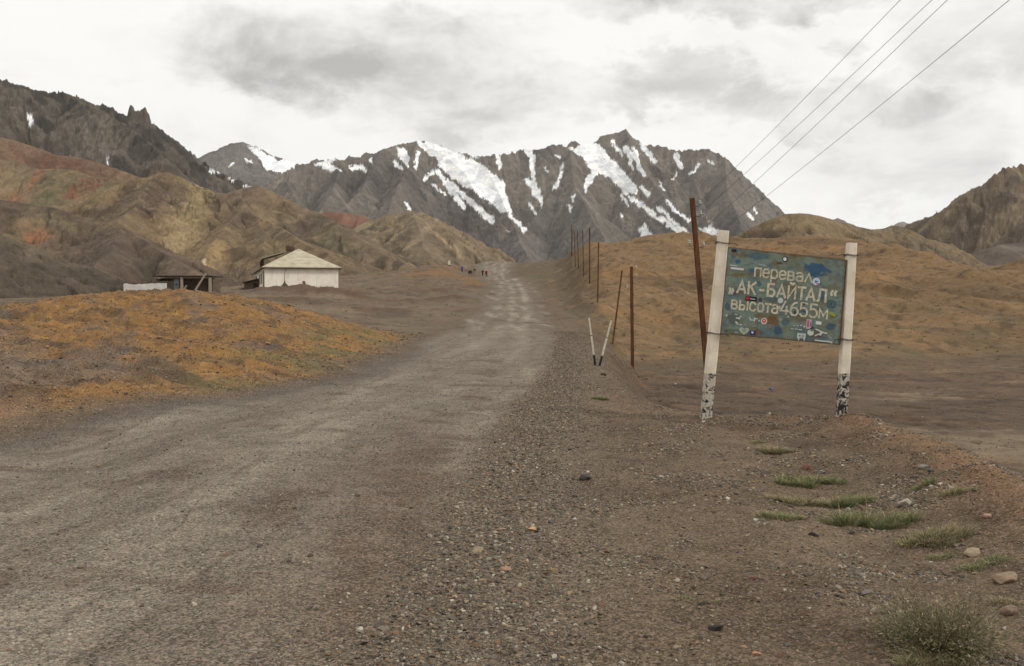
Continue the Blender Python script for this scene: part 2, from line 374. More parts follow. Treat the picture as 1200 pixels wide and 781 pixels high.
def ground(X, Y, full=False):
    X = np.asarray(X, float); Y = np.asarray(Y, float)
    R = np.hypot(X, Y) + 1e-6
    XL, XR, XE, XW = (interp(Y, t_) for t_ in (XL_T, XR_T, XE_T, XW_T))
    wob = fbm(X * .35, Y * .35, 3, 5) * .5 * np.clip(Y / 20, .5, 3)
    e = ss(X + wob * np.where(Y < 32, .35, 1.0), XE, XE + XW)
    sa = e < .999; sb = e > .001; z = np.zeros_like(X)
    z[sa] += fA(X[sa], Y[sa]) * (1 - e[sa]); z[sb] += fB(X[sb], Y[sb]) * e[sb]
    # behind and far to the side: a plain level plateau
    wfront = ss(Y / R, 0.45, 0.72)
    wnear = 1 - ss(R, 2.5, 4.5)
    z = z * wfront * (1 - wnear) + (-1.65) * (1 - wfront * (1 - wnear)) - .6 * e * (1 - wfront) * (1 - ss(R, 50, 400))
    amp = np.clip(R / 14, .5, 1.0)
    wr = wob * .35 + fbm(X * .8, Y * .12, 3, 6) * np.clip(Y / 60, .2, 1.6) * .8; sw = np.clip(Y / 60, 1, 2.5); road = ss(X + wr, XL - .4 * sw, XL + .6 * sw) * (1 - ss(X + wr, XR - .6 * sw, XR + .5 * sw)) * ss(400 - Y, 0, 60)
    mound = ss(XL - X, .1, 1.2) * (1 - ss(Y, 40, 48)) * ss(Y, 11, 15)
    hill = e * ss(Y, 46, 56)
    lot = e * (1 - ss(Y, 46, 56))
    # berm along the outer edge of the shoulder, a shallow channel inside it
    nb = ss(Y, 3, 5) * (1 - ss(Y, 12.5, 14.5))
    berm = np.exp(-((X - (XE - .35)) / .45) ** 2) * nb
    chan = np.exp(-((X - (XE - 1.7)) / .55) ** 2) * nb
    z = z + berm * (.19 + .12 * fbm(X * 1.3, Y * 1.3, 2, 9)) - chan * .09 + np.exp(-((X - (XR + .7)) / .5) ** 2) * .035 * (Y > 0)
    und = fbm(X * .12, Y * .12, 3, 1)
    near = 1 - ss(Y, 60, 120)
    rough = (1 - road)
    z = z + bumps(X, Y)
    fl = ss(XL - X, .5, 3) * ss(Y, 42, 60) * (1 - ss(Y, 260, 340)); z = z + fl * ((ridged(X * .10 + Y * .02, Y * .07, 4, 35, .6) - .45) * .55 * np.clip(Y / 100, .4, 1.4) + fbm(X * .9, Y * .9, 3, 36) * .08)
    z = z + und * (.10 + .5 * hill) * np.clip(R / 40, .15, 1)
    rz = ridged(X * .55 + und, Y * .55, 4, 3)
    z = z + (rz - .35) * (.045 * rough + .24 * mound * ss(XL - X, .5, 2.5)) * np.clip(R / 12, .5, 1)
    z = z + fbm(X * 2.6, Y * 2.6, 4, 11) * (.030 * rough + .028 * mound + .010) + fbm(X * 11, Y * 11, 3, 12) * .010
    # ruts and washboard hollows of the carriageway run along it
    sr = (X - XR)
    z = z + road * (fbm(sr * 1.5, Y * .16, 3, 21) * (.035 + .05 * ss(Y, 30, 60)) + pn(sr * .9, Y * .45, 22) * .018)
    # little gullies on the hill and spoil heaps
    z = z + hill * (ridged(X * .11 + Y * .03, Y * .035, 5, 31, .6) - .4) * 1.1 * ss(Y, 55, 75) + (fbm(X * .8, Y * .8, 3, 33) * .06) * hill
    z = z + lot * (ridged(X * .25, Y * .5, 3, 41) - .4) * .10 * ss(Y, 12, 20)
    z = z - lot * (1 - ss(np.abs(fbm(X * .30 + Y * .22, Y * .10, 4, 67)), 0, .06)) * .07
    if not full: return z
    return z, dict(road=road, mound=mound, hill=hill, lot=lot, berm=berm, e=e, und=und, rz=rz, XL=XL, XR=XR, XE=XE, near=near, R=R, wob=wob)
def gz(x, y): return float(ground(np.array([x]), np.array([y]))[0])

def ground_color(X, Y, z, m):
    G = .72
    R = m['R']; n1 = fbm(X * .5, Y * .5, 5, 51); n2 = fbm(X * 2.1, Y * 2.1, 5, 52); n3 = fbm(X * .09, Y * .09, 4, 53)
    n4 = fbm(X * 5.5, Y * 5.5, 3, 54)
    c = np.tile(tl((108, 90, 72), G), (len(X), 1))
    c = mixc(c, tl((94, 76, 59), G), ss(n1, -.1, .5)); c = mixc(c, tl((124, 104, 84), G), ss(n2, .1, .6) * .6)
    c = mixc(c, tl((122, 92, 68), G), ss(n3, .0, .4) * .3); c = mixc(c, tl((84, 68, 54), G), ss(fbm(X * .9, Y * .9, 4, 66), .1, .4) * .55)
    left = ss(m['XL'] - X, -.5, 1.5)
    far = ss(Y, 45, 60)
    # flat waste ground left of the road, grey brown
    fl = left * ss(Y, 36, 48)
    c = mixc(c, tl((112, 96, 80), G), fl * .8); c = mixc(c, tl((122, 90, 64), G), fl * ss(n1 + n3, .0, .5) * .7)
    c = mixc(c, tl((86, 70, 58), G), fl * ss(fbm(X * .16, Y * .10, 5, 55), .05, .35) * .7); c = mixc(c, tl((134, 116, 94), G), fl * ss(fbm(X * .22 + 9, Y * .08, 5, 56), .1, .4) * .5)
    c = mixc(c, tl((132, 96, 58), G), fl * ss(Y, 150, 220) * ss(n3, -.3, .3) * .6)
    c = mixc(c, tl((98, 94, 62), G), fl * ss(fbm(X * .25, Y * .09, 4, 57), .12, .4) * .5)
    bm = bumps(X, Y); c = mixc(c, tl((96, 70, 54), G), ss(bm, .12, .5) * (Y < 125) * .75); c = mixc(c, tl((140, 98, 56), G), ss(bm, .15, .6) * (Y > 140) * .7)
    hl = np.abs(fbm(X * .10, Y * .12, 4, 69)); c = mixc(c, tl((78, 66, 56), G), (1 - ss(hl, 0, .04)) * fl * .6)
    # ochre mound
    mo = m['mound']
    bare = ss(n3 * .5 + (-X - 8) * .07 + (21.5 - Y) * .09 + n1 * .4, -.15, .2) * ss(m['XL'] - X, 1.2, 2.4)
    cm = mixc(np.tile(tl((146, 104, 50), G), (len(X), 1)), tl((128, 106, 88), G), bare)
    cm = mixc(cm, tl((88, 72, 54), G), ss(n1, .02, .4) * .8); cm = mixc(cm, tl((84, 66, 48), G), ss(fbm(X * 1.3, Y * 1.3, 4, 59), .08, .35) * .7); cm = mixc(cm, tl((172, 126, 58), G), ss(n2, .05, .4) * (1 - bare) * .7)
    cm = mixc(cm, tl((118, 80, 50), G), ss(n4, .1, .5) * .5)
    cm = mixc(cm, tl((74, 52, 36), G), np.exp(-((m['XL'] - X - 1.9 - n1 * .5) / .22) ** 2) * .7 * ss(Y, 12, 14) * (1 - ss(Y, 17, 21))); cm = mixc(cm, tl((96, 92, 96), G), ss(fbm(X * .5, Y * .3 + X * .2, 4, 68), .1, .35) * .45)
    cm = mixc(cm, tl((104, 100, 60), G), ss(fbm(X * .4, Y * .4, 3, 58), -.15, .25) * ss(X, -7.5, -5) * .75)
    c = mixc(c, cm, mo * (1 - ss(Y, 38, 46)))
    # dug lot, hill behind it
    cl = mixc(np.tile(tl((94, 77, 62), G), (len(X), 1)), tl((78, 63, 52), G), ss(fbm(X * .25, Y * .6, 4, 60), .0, .4))
    cl = mixc(cl, tl((150, 128, 104), G), ss(fbm(X * .16 + Y * .10 + 3, Y * .30, 5, 61, .6), .16, .5) * .6 * ss(X, 6, 14)); cl = mixc(cl, tl((158, 138, 114), G), ss(np.exp(-((X - 10.2) / 3.2) ** 2 - ((Y - 20.5) / 3.5) ** 2) + .9 * fbm(X * .5, Y * 1.0, 4, 73), .35, .9) * .45); cl = mixc(cl, tl((122, 90, 66), G), ss(Y, 30, 42) * ss(n1, -.2, .3) * .6); rut = np.abs(fbm(X * .30 + Y * .22, Y * .10, 4, 67)); cl = mixc(cl, tl((70, 54, 44), G), (1 - ss(rut, .0, .05)) * .75); cl = mixc(cl, tl((122, 92, 64), G), ss(n1, .1, .5) * .5)
    c = mixc(c, cl, m['lot'])
    ch = mixc(np.tile(tl((132, 102, 67), G), (len(X), 1)), tl((110, 86, 58), G), ss(fbm(X * .10 + Y * .02, Y * .045, 5, 62), -.05, .35))
    ch = mixc(ch, tl((150, 110, 62), G), ss(fbm(X * .05, Y * .12 + X * .03, 4, 63), .1, .4) * .7); ch = mixc(ch, tl((152, 124, 94), G), ss(n1, .15, .6) * .5)
    ch = mixc(ch, tl((94, 88, 60), G), ss(fbm(X * .3, Y * .3, 3, 64), .0, .4) * (1 - ss(Y, 58, 90)) * .6)
    ch = mixc(ch, tl((86, 66, 48), G), ss(n2, .22, .5) * .6)
    ch = mixc(ch, tl((70, 56, 44), G), ss(fbm(X * .9, Y * .55, 4, 65), .1, .4) * .6)
    ch = mixc(ch, tl((74, 60, 48), G), np.exp(-((m['hill'] - .35) / .22) ** 2) * .6)
    c = mixc(c, ch, m['hill'])
    vs_ = ss(X - m['XR'], .5, 2) * ss(Y, 34, 60) * (1 - m['hill']) * ss(330 - Y, 0, 60); c = mixc(c, tl((104, 86, 64), G), vs_ * .8); c = mixc(c, tl((90, 86, 60), G), vs_ * ss(fbm(X * .5, Y * .2, 4, 83), -.05, .3) * .6); c = mixc(c, tl((136, 104, 66), G), vs_ * ss(fbm(X * .4, Y * .12, 4, 84), .1, .4) * .6); c = mixc(c, tl((72, 58, 46), G), vs_ * ss(fbm(X * 1.2, Y * .5, 4, 85), .12, .4) * .6)
    # warm berm
    c = mixc(c, tl((134, 100, 70), G), np.clip(m['berm'], 0, 1) * (1 - m['e']) * .7)
    # road
    sr = X - m['XR']; wroad = m['XR'] - m['XL']
    st = fbm(sr * 1.1 + n1 * .3, Y * .10, 5, 70, .6); st2 = fbm(sr * 2.6, Y * .35, 4, 71, .6)
    rl = lambda c_, g_=1.0: tl(c_, g_ * 1.05, .70) * np.array([1.03, .99, .985])
    cr = mixc(np.tile(rl((122, 112, 97), G), (len(X), 1)), rl((142, 133, 117), G), ss(st, -.02, .4) * .65)
    cr = mixc(cr, rl((104, 92, 78), G), ss(-st, .08, .4) * .6); cr = mixc(cr, rl((92, 72, 55), G), ss(fbm(X * .8, Y * 1.0 + X * .2, 4, 72), .18, .42) * .6)
    cr = mixc(cr, rl((104, 92, 78), G), ss(st2, .05, .45) * .6)
    # brown earth worked into the near right-hand side
    pr = np.exp(-((sr + .35 + .10 * (Y - 6)) / .5) ** 2) * (1 - ss(Y, 9, 14)) * ss(Y, 3.5, 5.5)
    cr = mixc(cr, rl((100, 80, 62), G), np.clip(pr * (1.0 + n2), 0, 1) * .85)
    tr = np.exp(-((sr + .55 * wroad) / .5) ** 2) + np.exp(-((sr + .25 * wroad) / .35) ** 2)
    cr = mixc(cr, rl((150, 140, 124), G), np.clip(tr, 0, 1) * ss(Y, 25, 40) * .45 * (.5 + ss(st2, -.3, .3)))
    fr = ss(Y, 32, 55); cr = mixc(cr, rl((108, 95, 78), G), fr * .75); wl = XRw = None; tt_ = (X - m['XL']) / np.maximum(wroad, 1) + fbm(Y * .018, Y * 0, 2, 81) * .22
    for q_, k_ in ((.30, .8), (.52, .9), (.74, 1.0)): cr = mixc(cr, rl((156, 146, 129), G), fr * np.exp(-((tt_ - q_) / .07) ** 2) * k_ * .8 * (.05 + .95 * ss(fbm(X * .5, Y * .10, 3, 82), -.2, .25)))
    cr = mixc(cr, rl((158, 148, 132), G), fr * ss(fbm(X * 1.0 + Y * .1, Y * .09, 5, 75, .6), .05, .45) * .6); cr = mixc(cr, rl((78, 66, 54), G), fr * ss(fbm(X * .6, Y * .22 + X * .1, 5, 76, .6), .12, .4) * .7)
    rt = np.abs(fbm(sr * 1.0 + Y * .02, Y * .12, 4, 74, .55)); cr = mixc(cr, rl((88, 74, 60), G), (1 - ss(rt, .0, .03)) * .55 * ss(n1, -.3, .2))
    cr = mixc(cr, rl((88, 80, 72), G), (1 - ss(X - m['XL'], .3, 1.3)) * ss(Y, 9, 13) * (1 - ss(Y, 30, 40)) * .8)
    c = mixc(c, cr, m['road'])
    grav = np.exp(-((X - (m['XR'] + .6)) / .55) ** 2) * (1 - ss(Y, 24, 40))
    c = mixc(c, tl((118, 108, 94), G), grav * .5)
    grit = np.clip(.45 + .55 * m['road'] + .5 * grav + .3 * (1 - m['e']) - .2 * m['hill'], 0, 1) * (1 - ss(Y, 90, 200) * .6)
    return c, grit

def build_ground():
    th = np.radians(np.concatenate([np.linspace(-31.5, 31.5, 940), np.linspace(31.5, 328.5, 92)[1:-1]]))
    r = np.concatenate([np.exp(np.arange(math.log(1.2), math.log(420), .0048)), np.exp(np.linspace(math.log(425), math.log(9000), 42))])
    nt, nr = len(th), len(r)
    TH, RR = np.meshgrid(th, r); X = (np.sin(TH) * RR).ravel(); Y = (np.cos(TH) * RR).ravel()
    z = np.empty_like(X); c = np.empty((len(X), 3)); gr = np.empty_like(X)
    for i in range(0, len(X), 120000):
        s = slice(i, i + 120000); zz_, m_ = ground(X[s], Y[s], True); z[s] = zz_; c[s], gr[s] = ground_color(X[s], Y[s], zz_, m_)
    V = np.stack([X, Y, z], 1); V = np.vstack([V, [[0, 0, -1.65]]]); c = np.vstack([c, c[:1]]); gr = np.append(gr, gr[0])
    I = np.arange(nr - 1)[:, None] * nt; J = np.arange(nt)[None, :]; J2 = (J + 1) % nt
    Q = np.stack([I + J, I + nt + J, I + nt + J2, I + J2], -1).reshape(-1, 4)
    # centre: degenerate-free fan closed with a quad ring to one vertex
    me = np_mesh('ground', V[:, :], Q, np.clip(c, .005, .8), {'grit': gr})
    o = link('ground', me, M_ground)
    tag(o, 'bare gravel plain with the rutted road, ochre mound and brown hillside', 'ground', kind='structure')
    return o
build_ground()

# ------------------------------------------------------------------ hills and mountains
def seg_field(X, Y, segs, k, L):
    """height of a massif whose crest lines are segs; also the place along the crest (s) and the distance from it (d)"""
    best = np.full(X.shape, -1e9); bs = np.zeros(X.shape); bd = np.zeros(X.shape)
    for (x0, y0, z0, x1, y1, z1, s0, kk) in segs:
        ex, ey = x1 - x0, y1 - y0; l2 = ex * ex + ey * ey + 1e-9
        t = np.clip(((X - x0) * ex + (Y - y0) * ey) / l2, 0, 1)
        d = np.hypot(X - x0 - t * ex, Y - y0 - t * ey)
        zc = z0 + (z1 - z0) * t - kk * k * L * (1 - np.exp(-d / L))
        m = zc > best
        best = np.where(m, zc, best); bs = np.where(m, s0 + t * math.sqrt(l2), bs); bd = np.where(m, d, bd)
    return best, bs, bd
def to_segs(pl, kk=1.0, s0=0.0):
    out = []
    for a, b in zip(pl[:-1], pl[1:]):
        out.append((*a, *b, s0, kk)); s0 += math.hypot(b[0] - a[0], b[1] - a[1])
    return out
def auto_spurs(pl, rng, step, length, drop, n2=1, both=True, jit=.35):
    """side ridges that leave the crest at intervals and run down, some with side ridges of their own"""
    out = []; acc = 0; nxt = step * rng.uniform(.3, .9); sid = 1
    for a, b in zip(pl[:-1], pl[1:]):
        L = math.hypot(b[0] - a[0], b[1] - a[1]); tx, ty = (b[0] - a[0]) / L, (b[1] - a[1]) / L
        while nxt < acc + L:
            t = (nxt - acc) / L; p = [a[i] + (b[i] - a[i]) * t for i in range(3)]
            for side in ((-1, 1) if both else (-1,)):
                nx, ny = -ty * side, tx * side
                if side == -1 and ny > 0 or side == 1 and ny < 0: nx, ny = nx, ny
                ang = rng.uniform(-jit, jit); ca, sa = math.cos(ang), math.sin(ang); hx, hy = nx * ca - ny * sa, nx * sa + ny * ca
                ln = length * rng.uniform(.55, 1.2); q = list(p); q[2] -= drop * ln * .03; line = [tuple(q)]
                m = 4
                for j in range(m):
                    ang += rng.uniform(-.3, .3); ca, sa = math.cos(ang), math.sin(ang); hx, hy = nx * ca - ny * sa, nx * sa + ny * ca
                    q = [q[0] + hx * ln / m, q[1] + hy * ln / m, q[2] - drop * ln / m * rng.uniform(.6, 1.35)]; line.append(tuple(q))
                out += to_segs(line, 1.0, sid * 977.0); sid += 1
                if n2:
                    for j in (1, 2, 3):
                        if rng.random() < .7:
                            p2 = line[j]; sg = rng.choice((-1, 1)); gx, gy = hx * .6 - hy * sg * .8, hy * .6 + hx * sg * .8; l2 = ln * .4
                            out += to_segs([p2, (p2[0] + gx * l2 * .5, p2[1] + gy * l2 * .5, p2[2] - drop * l2 * .55), (p2[0] + gx * l2, p2[1] + gy * l2, p2[2] - drop * l2 * 1.15)], 1.0, sid * 977.0); sid += 1
            nxt += step * rng.uniform(.7, 1.35)
        acc += L
    return out
def inpoly(px, py, poly):
    c = np.zeros(px.shape, bool); n = len(poly)
    for i in range(n):
        x0, y0 = poly[i]; x1, y1 = poly[(i + 1) % n]
        if y0 == y1: continue
        c ^= ((y0 > py) != (y1 > py)) & (px < (x1 - x0) * (py - y0) / (y1 - y0) + x0)
    return c
def terrain(name, label, crest, k, L, yr, xr, cols, rows, paint, mat, seed=1, spurs=None, extra=(), gully=(.02, .004, 6), rocky=0.0, rockf=.02,
            jag=0.0, snow=None, cat='hill', warp=(0, .01), base=-25, crag=0, cragf=.03, steep=()):
    rng = random.Random(seed)
    pl = [at(*p) for p in crest]; segs = to_segs(pl)
    for e in steep: segs += to_segs([at(*p) for p in e], 4.5, 9000.0)
    for e in extra: segs += to_segs([at(*p) for p in e], 1.0, 333.0 + 517 * len(segs))
    if spurs: segs += auto_spurs(pl, rng, **spurs)
    u = np.linspace((xr[0] - 600) / F, (xr[1] - 600) / F, cols); y = np.exp(np.linspace(math.log(yr[0]), math.log(yr[1]), rows))
    U, YY = np.meshgrid(u, y); Y = YY.ravel(); X = (U.ravel() * Y)
    Xw, Yw = X, Y
    if warp[0]:
        Xw = X + fbm(X * warp[1], Y * warp[1], 3, seed + 3) * warp[0]; Yw = Y + fbm(X * warp[1], Y * warp[1], 3, seed + 4) * warp[0]
    z, s, d = seg_field(Xw, Yw, segs, k, L)
    gf, gd, ga = gully
    off = np.clip(d / (4 * ga + 1e-6), 0, 1)
    gn = ridged(s * gf + fbm(X * gf, Y * gf, 2, seed + 5) * .6, d * gd + seed, 4, seed + 6)
    sf = 0
    if snow is not None:
        qx, qy = proj(X, Y, z); wx0 = qx + fbm(qx * .12, qy * .12, 3, 91) * 4; wy0 = qy + fbm(qx * .12, qy * .12, 3, 93) * 3; sf = snow(wx0, wy0) * .8
    z = z + (gn - .62) * ga * off * (1 - sf)
    if rocky:
        rk = ridged(X * rockf + z * rockf * .3, Y * rockf, 5, seed + 7, .55); z = z + (rk - .55) * rocky * np.clip(d / (3 * rocky) + jag, 0, 1) * (1 - sf)
    else: rk = gn
    if crag: z = z + (ridged(X * cragf, Y * cragf + z * .01, 4, seed + 8, .6) - .42) * crag * (1 - sf)
    z = np.maximum(z, base)
    V = np.stack([X, Y, z], 1)
    I = np.arange(rows - 1)[:, None] * cols; J = np.arange(cols - 1)[None, :]
    Q = np.stack([I + J, I + J + 1, I + cols + J + 1, I + cols + J], -1).reshape(-1, 4)
    PX, PY = proj(X, Y, z)
    # steepness
    Z = z.reshape(rows, cols); XX = X.reshape(rows, cols); Y2 = Y.reshape(rows, cols)
    gy = np.gradient(Z, axis=0) / np.gradient(Y2, axis=0); gx = np.gradient(Z, axis=1) / np.gradient(XX, axis=1)
    slope = np.hypot(gx, gy).ravel()
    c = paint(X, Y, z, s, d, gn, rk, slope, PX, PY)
    if snow is not None:
        wx = PX + fbm(PX * .12, PY * .12, 3, 91) * 4 + fbm(PX * .5, PY * .5, 2, 92) * 1.6; wy = PY + fbm(PX * .12, PY * .12, 3, 93) * 4 + fbm(PX * .5, PY * .5, 2, 94) * 2
        sm = snow(wx, wy)
        # rock ribs show through: the steepest and most convex spots shed their snow
        sm = sm & (fbm(PX * .45 - PY * .2, PY * .16, 4, 95, .65) < .50)
        smf = sm.reshape(rows, cols).astype(float)
        sn = ss(fbm(PX * .07 + PY * .05, PY * .16, 5, 96, .6), -.35, .35)[:, None]; sc_ = lin((200, 203, 208)) * (1 - sn) + lin((238, 237, 233)) * sn  # soft grey-blue shading painted into the snow colour by noise
        c = c * (1 - smf.ravel()[:, None]) + sc_ * smf.ravel()[:, None]
    keep = (Z[:-1, :-1] > base + .5) | (Z[1:, 1:] > base + .5)
    Q = Q[keep.ravel()]
    me = np_mesh(name, V, Q, np.clip(c, .005, .9))
    o = link(name, me, mat); tag(o, label, cat, kind='structure')
    return o

def palette(c0, parts, blobs=(), g=None):
    """c0 base; parts: (rgb, fn(X,Y,z,s,d,gn,rk,slope)->mask); blobs: coloured outcrops and patches, one of them painted haze, (px,py,rx,ry,rgb,strength)"""
    g = g or G * .83
    hl = lambda c, g_=1.0: tl(c, g_, .74)
    def f(X, Y, z, s, d, gn, rk, slope, PX, PY):
        c = np.tile(hl(c0, g), (len(X), 1))
        for rgb, fn in parts: c = mixc(c, hl(rgb, g), np.clip(fn(X, Y, z, s, d, gn, rk, slope), 0, 1))
        nn = fbm(s * .05 + X * .01, d * .012, 5, 77, .65) + fbm(PX * .25 + PY * .1, PY * .3, 3, 80) * .7
        for (px, py, rx, ry, ang, rgb, st) in blobs:
            ca, sa = math.cos(math.radians(ang)), math.sin(math.radians(ang)); qx = (PX - px) * ca + (PY - py) * sa; qy = -(PX - px) * sa + (PY - py) * ca
            e = np.exp(-(qx / rx / 1.25) ** 2 - (qy / ry / 1.25) ** 2) * (1 + nn * 1.3) + nn * .35
            c = mixc(c, hl(rgb, g), ss(e, .3, .9) * st * .88)
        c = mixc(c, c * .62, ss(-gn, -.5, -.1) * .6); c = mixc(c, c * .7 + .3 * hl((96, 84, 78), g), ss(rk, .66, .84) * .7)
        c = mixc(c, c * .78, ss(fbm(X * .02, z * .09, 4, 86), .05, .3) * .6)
        hi = fbm(s * .09 + X * .02, d * .03, 4, 78, .6) * .32 + fbm(X * .4 / (1 + Y * .0015), Y * .14, 4, 79, .65) * .34
        return c * (1 + hi)[:, None]
    return f
def streak(f1, f2, seed, a=-.05, b=.35, st=1.0):
    return lambda X, Y, z, s, d, gn, rk, slope: ss(fbm(s * f1 + fbm(X * f1, Y * f1, 2, seed + 1) * .7, d * f2, 5, seed, .6), a, b) * st
def patch(f, seed, a=0, b=.4, st=1.0):
    return lambda X, Y, z, s, d, gn, rk, slope: ss(fbm(X * f, Y * f, 5, seed, .6), a, b) * st
def rocks(a=.55, b=.75, st=1.0): return lambda X, Y, z, s, d, gn, rk, slope: ss(rk, a, b) * st
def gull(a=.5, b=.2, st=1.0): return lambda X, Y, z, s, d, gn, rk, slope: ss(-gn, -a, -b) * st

MT_far = terrain_mat('mountain_rock_far', .012, .05, .28, 9, .6)
MT_mid = terrain_mat('mountain_rock', .03, .15, .36, 4, .7)
MT_hill = terrain_mat('hill_scree', .12, .6, .42, 1.4, .8)
MT_close = terrain_mat('hill_scree_close', .2, 1.2, .42, .7, .7)

Z2 = lambda L: [(230 + x / 3.077, 120 + y / 3.077) for x, y in L]
Z3 = lambda L: [(560 + x / 3.077, 120 + y / 3.077) for x, y in L]
def dist_line(px, py, pl):
    b = np.full(px.shape, 1e9)
    for (x0, y0), (x1, y1) in zip(pl[:-1], pl[1:]):
        ex, ey = x1 - x0, y1 - y0; t = np.clip(((px - x0) * ex + (py - y0) * ey) / (ex * ex + ey * ey + 1e-9), 0, 1)
        b = np.minimum(b, np.hypot(px - x0 - t * ex, py - y0 - t * ey))
    return b
def snow_of(polys, lines):
    def f(px, py):
        m = np.zeros(px.shape, bool)
        for p in polys: m |= inpoly(px, py, p)
        for w_, l in lines: m |= dist_line(px, py, l) < w_
        return m
    return f
snow0 = snow_of([Z2([(185, 160), (215, 165), (260, 190), (300, 212), (345, 232), (330, 254), (270, 248), (240, 226), (220, 190)]), Z2([(300, 205), (372, 210), (352, 240), (325, 232)])],
                [(1.4, Z2([(120, 232), (130, 222)])), (1.0, Z2([(175, 205), (200, 215)]))])
snow1 = snow_of([Z2([(425, 222), (495, 200), (508, 210), (480, 225), (530, 250), (460, 240)]), Z2([(548, 232), (580, 225), (615, 235), (610, 246), (560, 243)]),
                 Z2([(722, 165), (748, 160), (770, 200), (762, 235), (728, 200)]), Z2([(622, 205), (640, 203), (638, 218), (625, 218)]),
                 Z2([(785, 136), (830, 140), (900, 162), (950, 188), (1000, 208), (1050, 243), (1090, 272), (1115, 300), (1112, 325), (1132, 375), (1140, 400), (1100, 395), (1080, 380), (1040, 350), (1000, 322), (960, 300), (930, 280), (900, 255), (875, 228), (862, 200), (822, 172)]),
                 Z3([(160, 162), (200, 165), (205, 215), (210, 290), (236, 340), (232, 388), (215, 355), (190, 318), (168, 275), (192, 275), (186, 205)]),
                 Z3([(320, 163), (352, 166), (390, 148), (440, 150), (470, 190), (530, 252), (575, 300), (572, 330), (520, 318), (490, 285), (440, 255), (400, 235), (378, 200)]),
                 Z3([(382, 330), (382, 288), (412, 240), (432, 250), (405, 300)]), Z3([(570, 455), (592, 455), (600, 434), (634, 490), (615, 495), (590, 480)]),
                 Z3([(795, 448), (828, 458), (838, 440), (812, 398), (850, 455), (872, 465), (860, 490), (812, 478)]),
                 Z3([(700, 190), (722, 185), (735, 215), (738, 242), (722, 232), (712, 208)])],
                [(3.0, Z2([(870, 248), (925, 330), (968, 380)])), (3.2, Z2([(905, 285), (975, 345), (1030, 398), (1068, 430)])), (1.6, Z2([(855, 298), (895, 332)])), (2.2, Z2([(1130, 405), (1185, 460)])),
                 (2.0, Z2([(800, 180), (790, 235)])), (1.8, Z2([(712, 215), (740, 243)])), (2.0, Z2([(820, 285), (850, 250)])), (1.4, Z2([(755, 360), (768, 388)])), (1.4, Z2([(990, 190), (1015, 195)])), (1.8, Z2([(1085, 190), (1092, 240)])),
                 (1.8, Z3([(72, 190), (78, 238)])), (1.5, Z3([(305, 225), (292, 288), (270, 312)])), (1.3, Z3([(345, 335), (342, 352)])), (1.3, Z3([(280, 190), (296, 205)])), (1.4, Z3([(185, 365), (208, 402)])),
                 (2.4, Z3([(490, 280), (540, 332)])), (1.6, Z3([(520, 336), (542, 372)])), (2.6, Z3([(555, 345), (620, 395), (680, 435), (735, 478)])), (2.2, Z3([(650, 378), (700, 425), (755, 476)])), (1.8, Z3([(680, 355), (720, 398), (762, 426)])),
                 (2.6, Z3([(530, 165), (568, 205), (600, 268)])), (2.6, Z3([(590, 155), (640, 215)])), (2.0, Z3([(484, 140), (520, 188)])), (1.6, Z3([(770, 262), (796, 222)])), (2.2, Z3([(562, 165), (578, 205)])),
                 (2.2, Z3([(590, 305), (616, 332)])), (1.6, Z3([(975, 398), (995, 422)])), (1.4, Z3([(998, 383), (1003, 402)])), (1.4, Z3([(540, 190), (560, 240)])), (1.3, Z3([(715, 255), (705, 275)])), (1.0, Z3([(655, 285), (668, 320)])),
                 (1.2, Z3([(330, 372), (334, 392)])), (1.2, Z3([(836, 215), (846, 220)])), (1.0, Z3([(235, 240), (255, 250)])), (1.0, Z3([(100, 462), (115, 466)])), (1.0, Z3([(512, 405), (516, 412)]))])
snow2 = snow_of([[(31, 132), (38, 136), (36.5, 149), (33, 144)]], [(1.5, [(246, 200), (255, 203)]), (1.0, [(268, 209), (274, 211)]), (1.2, [(286, 218), (292, 221)]), (.9, [(126, 186), (127, 192)])])

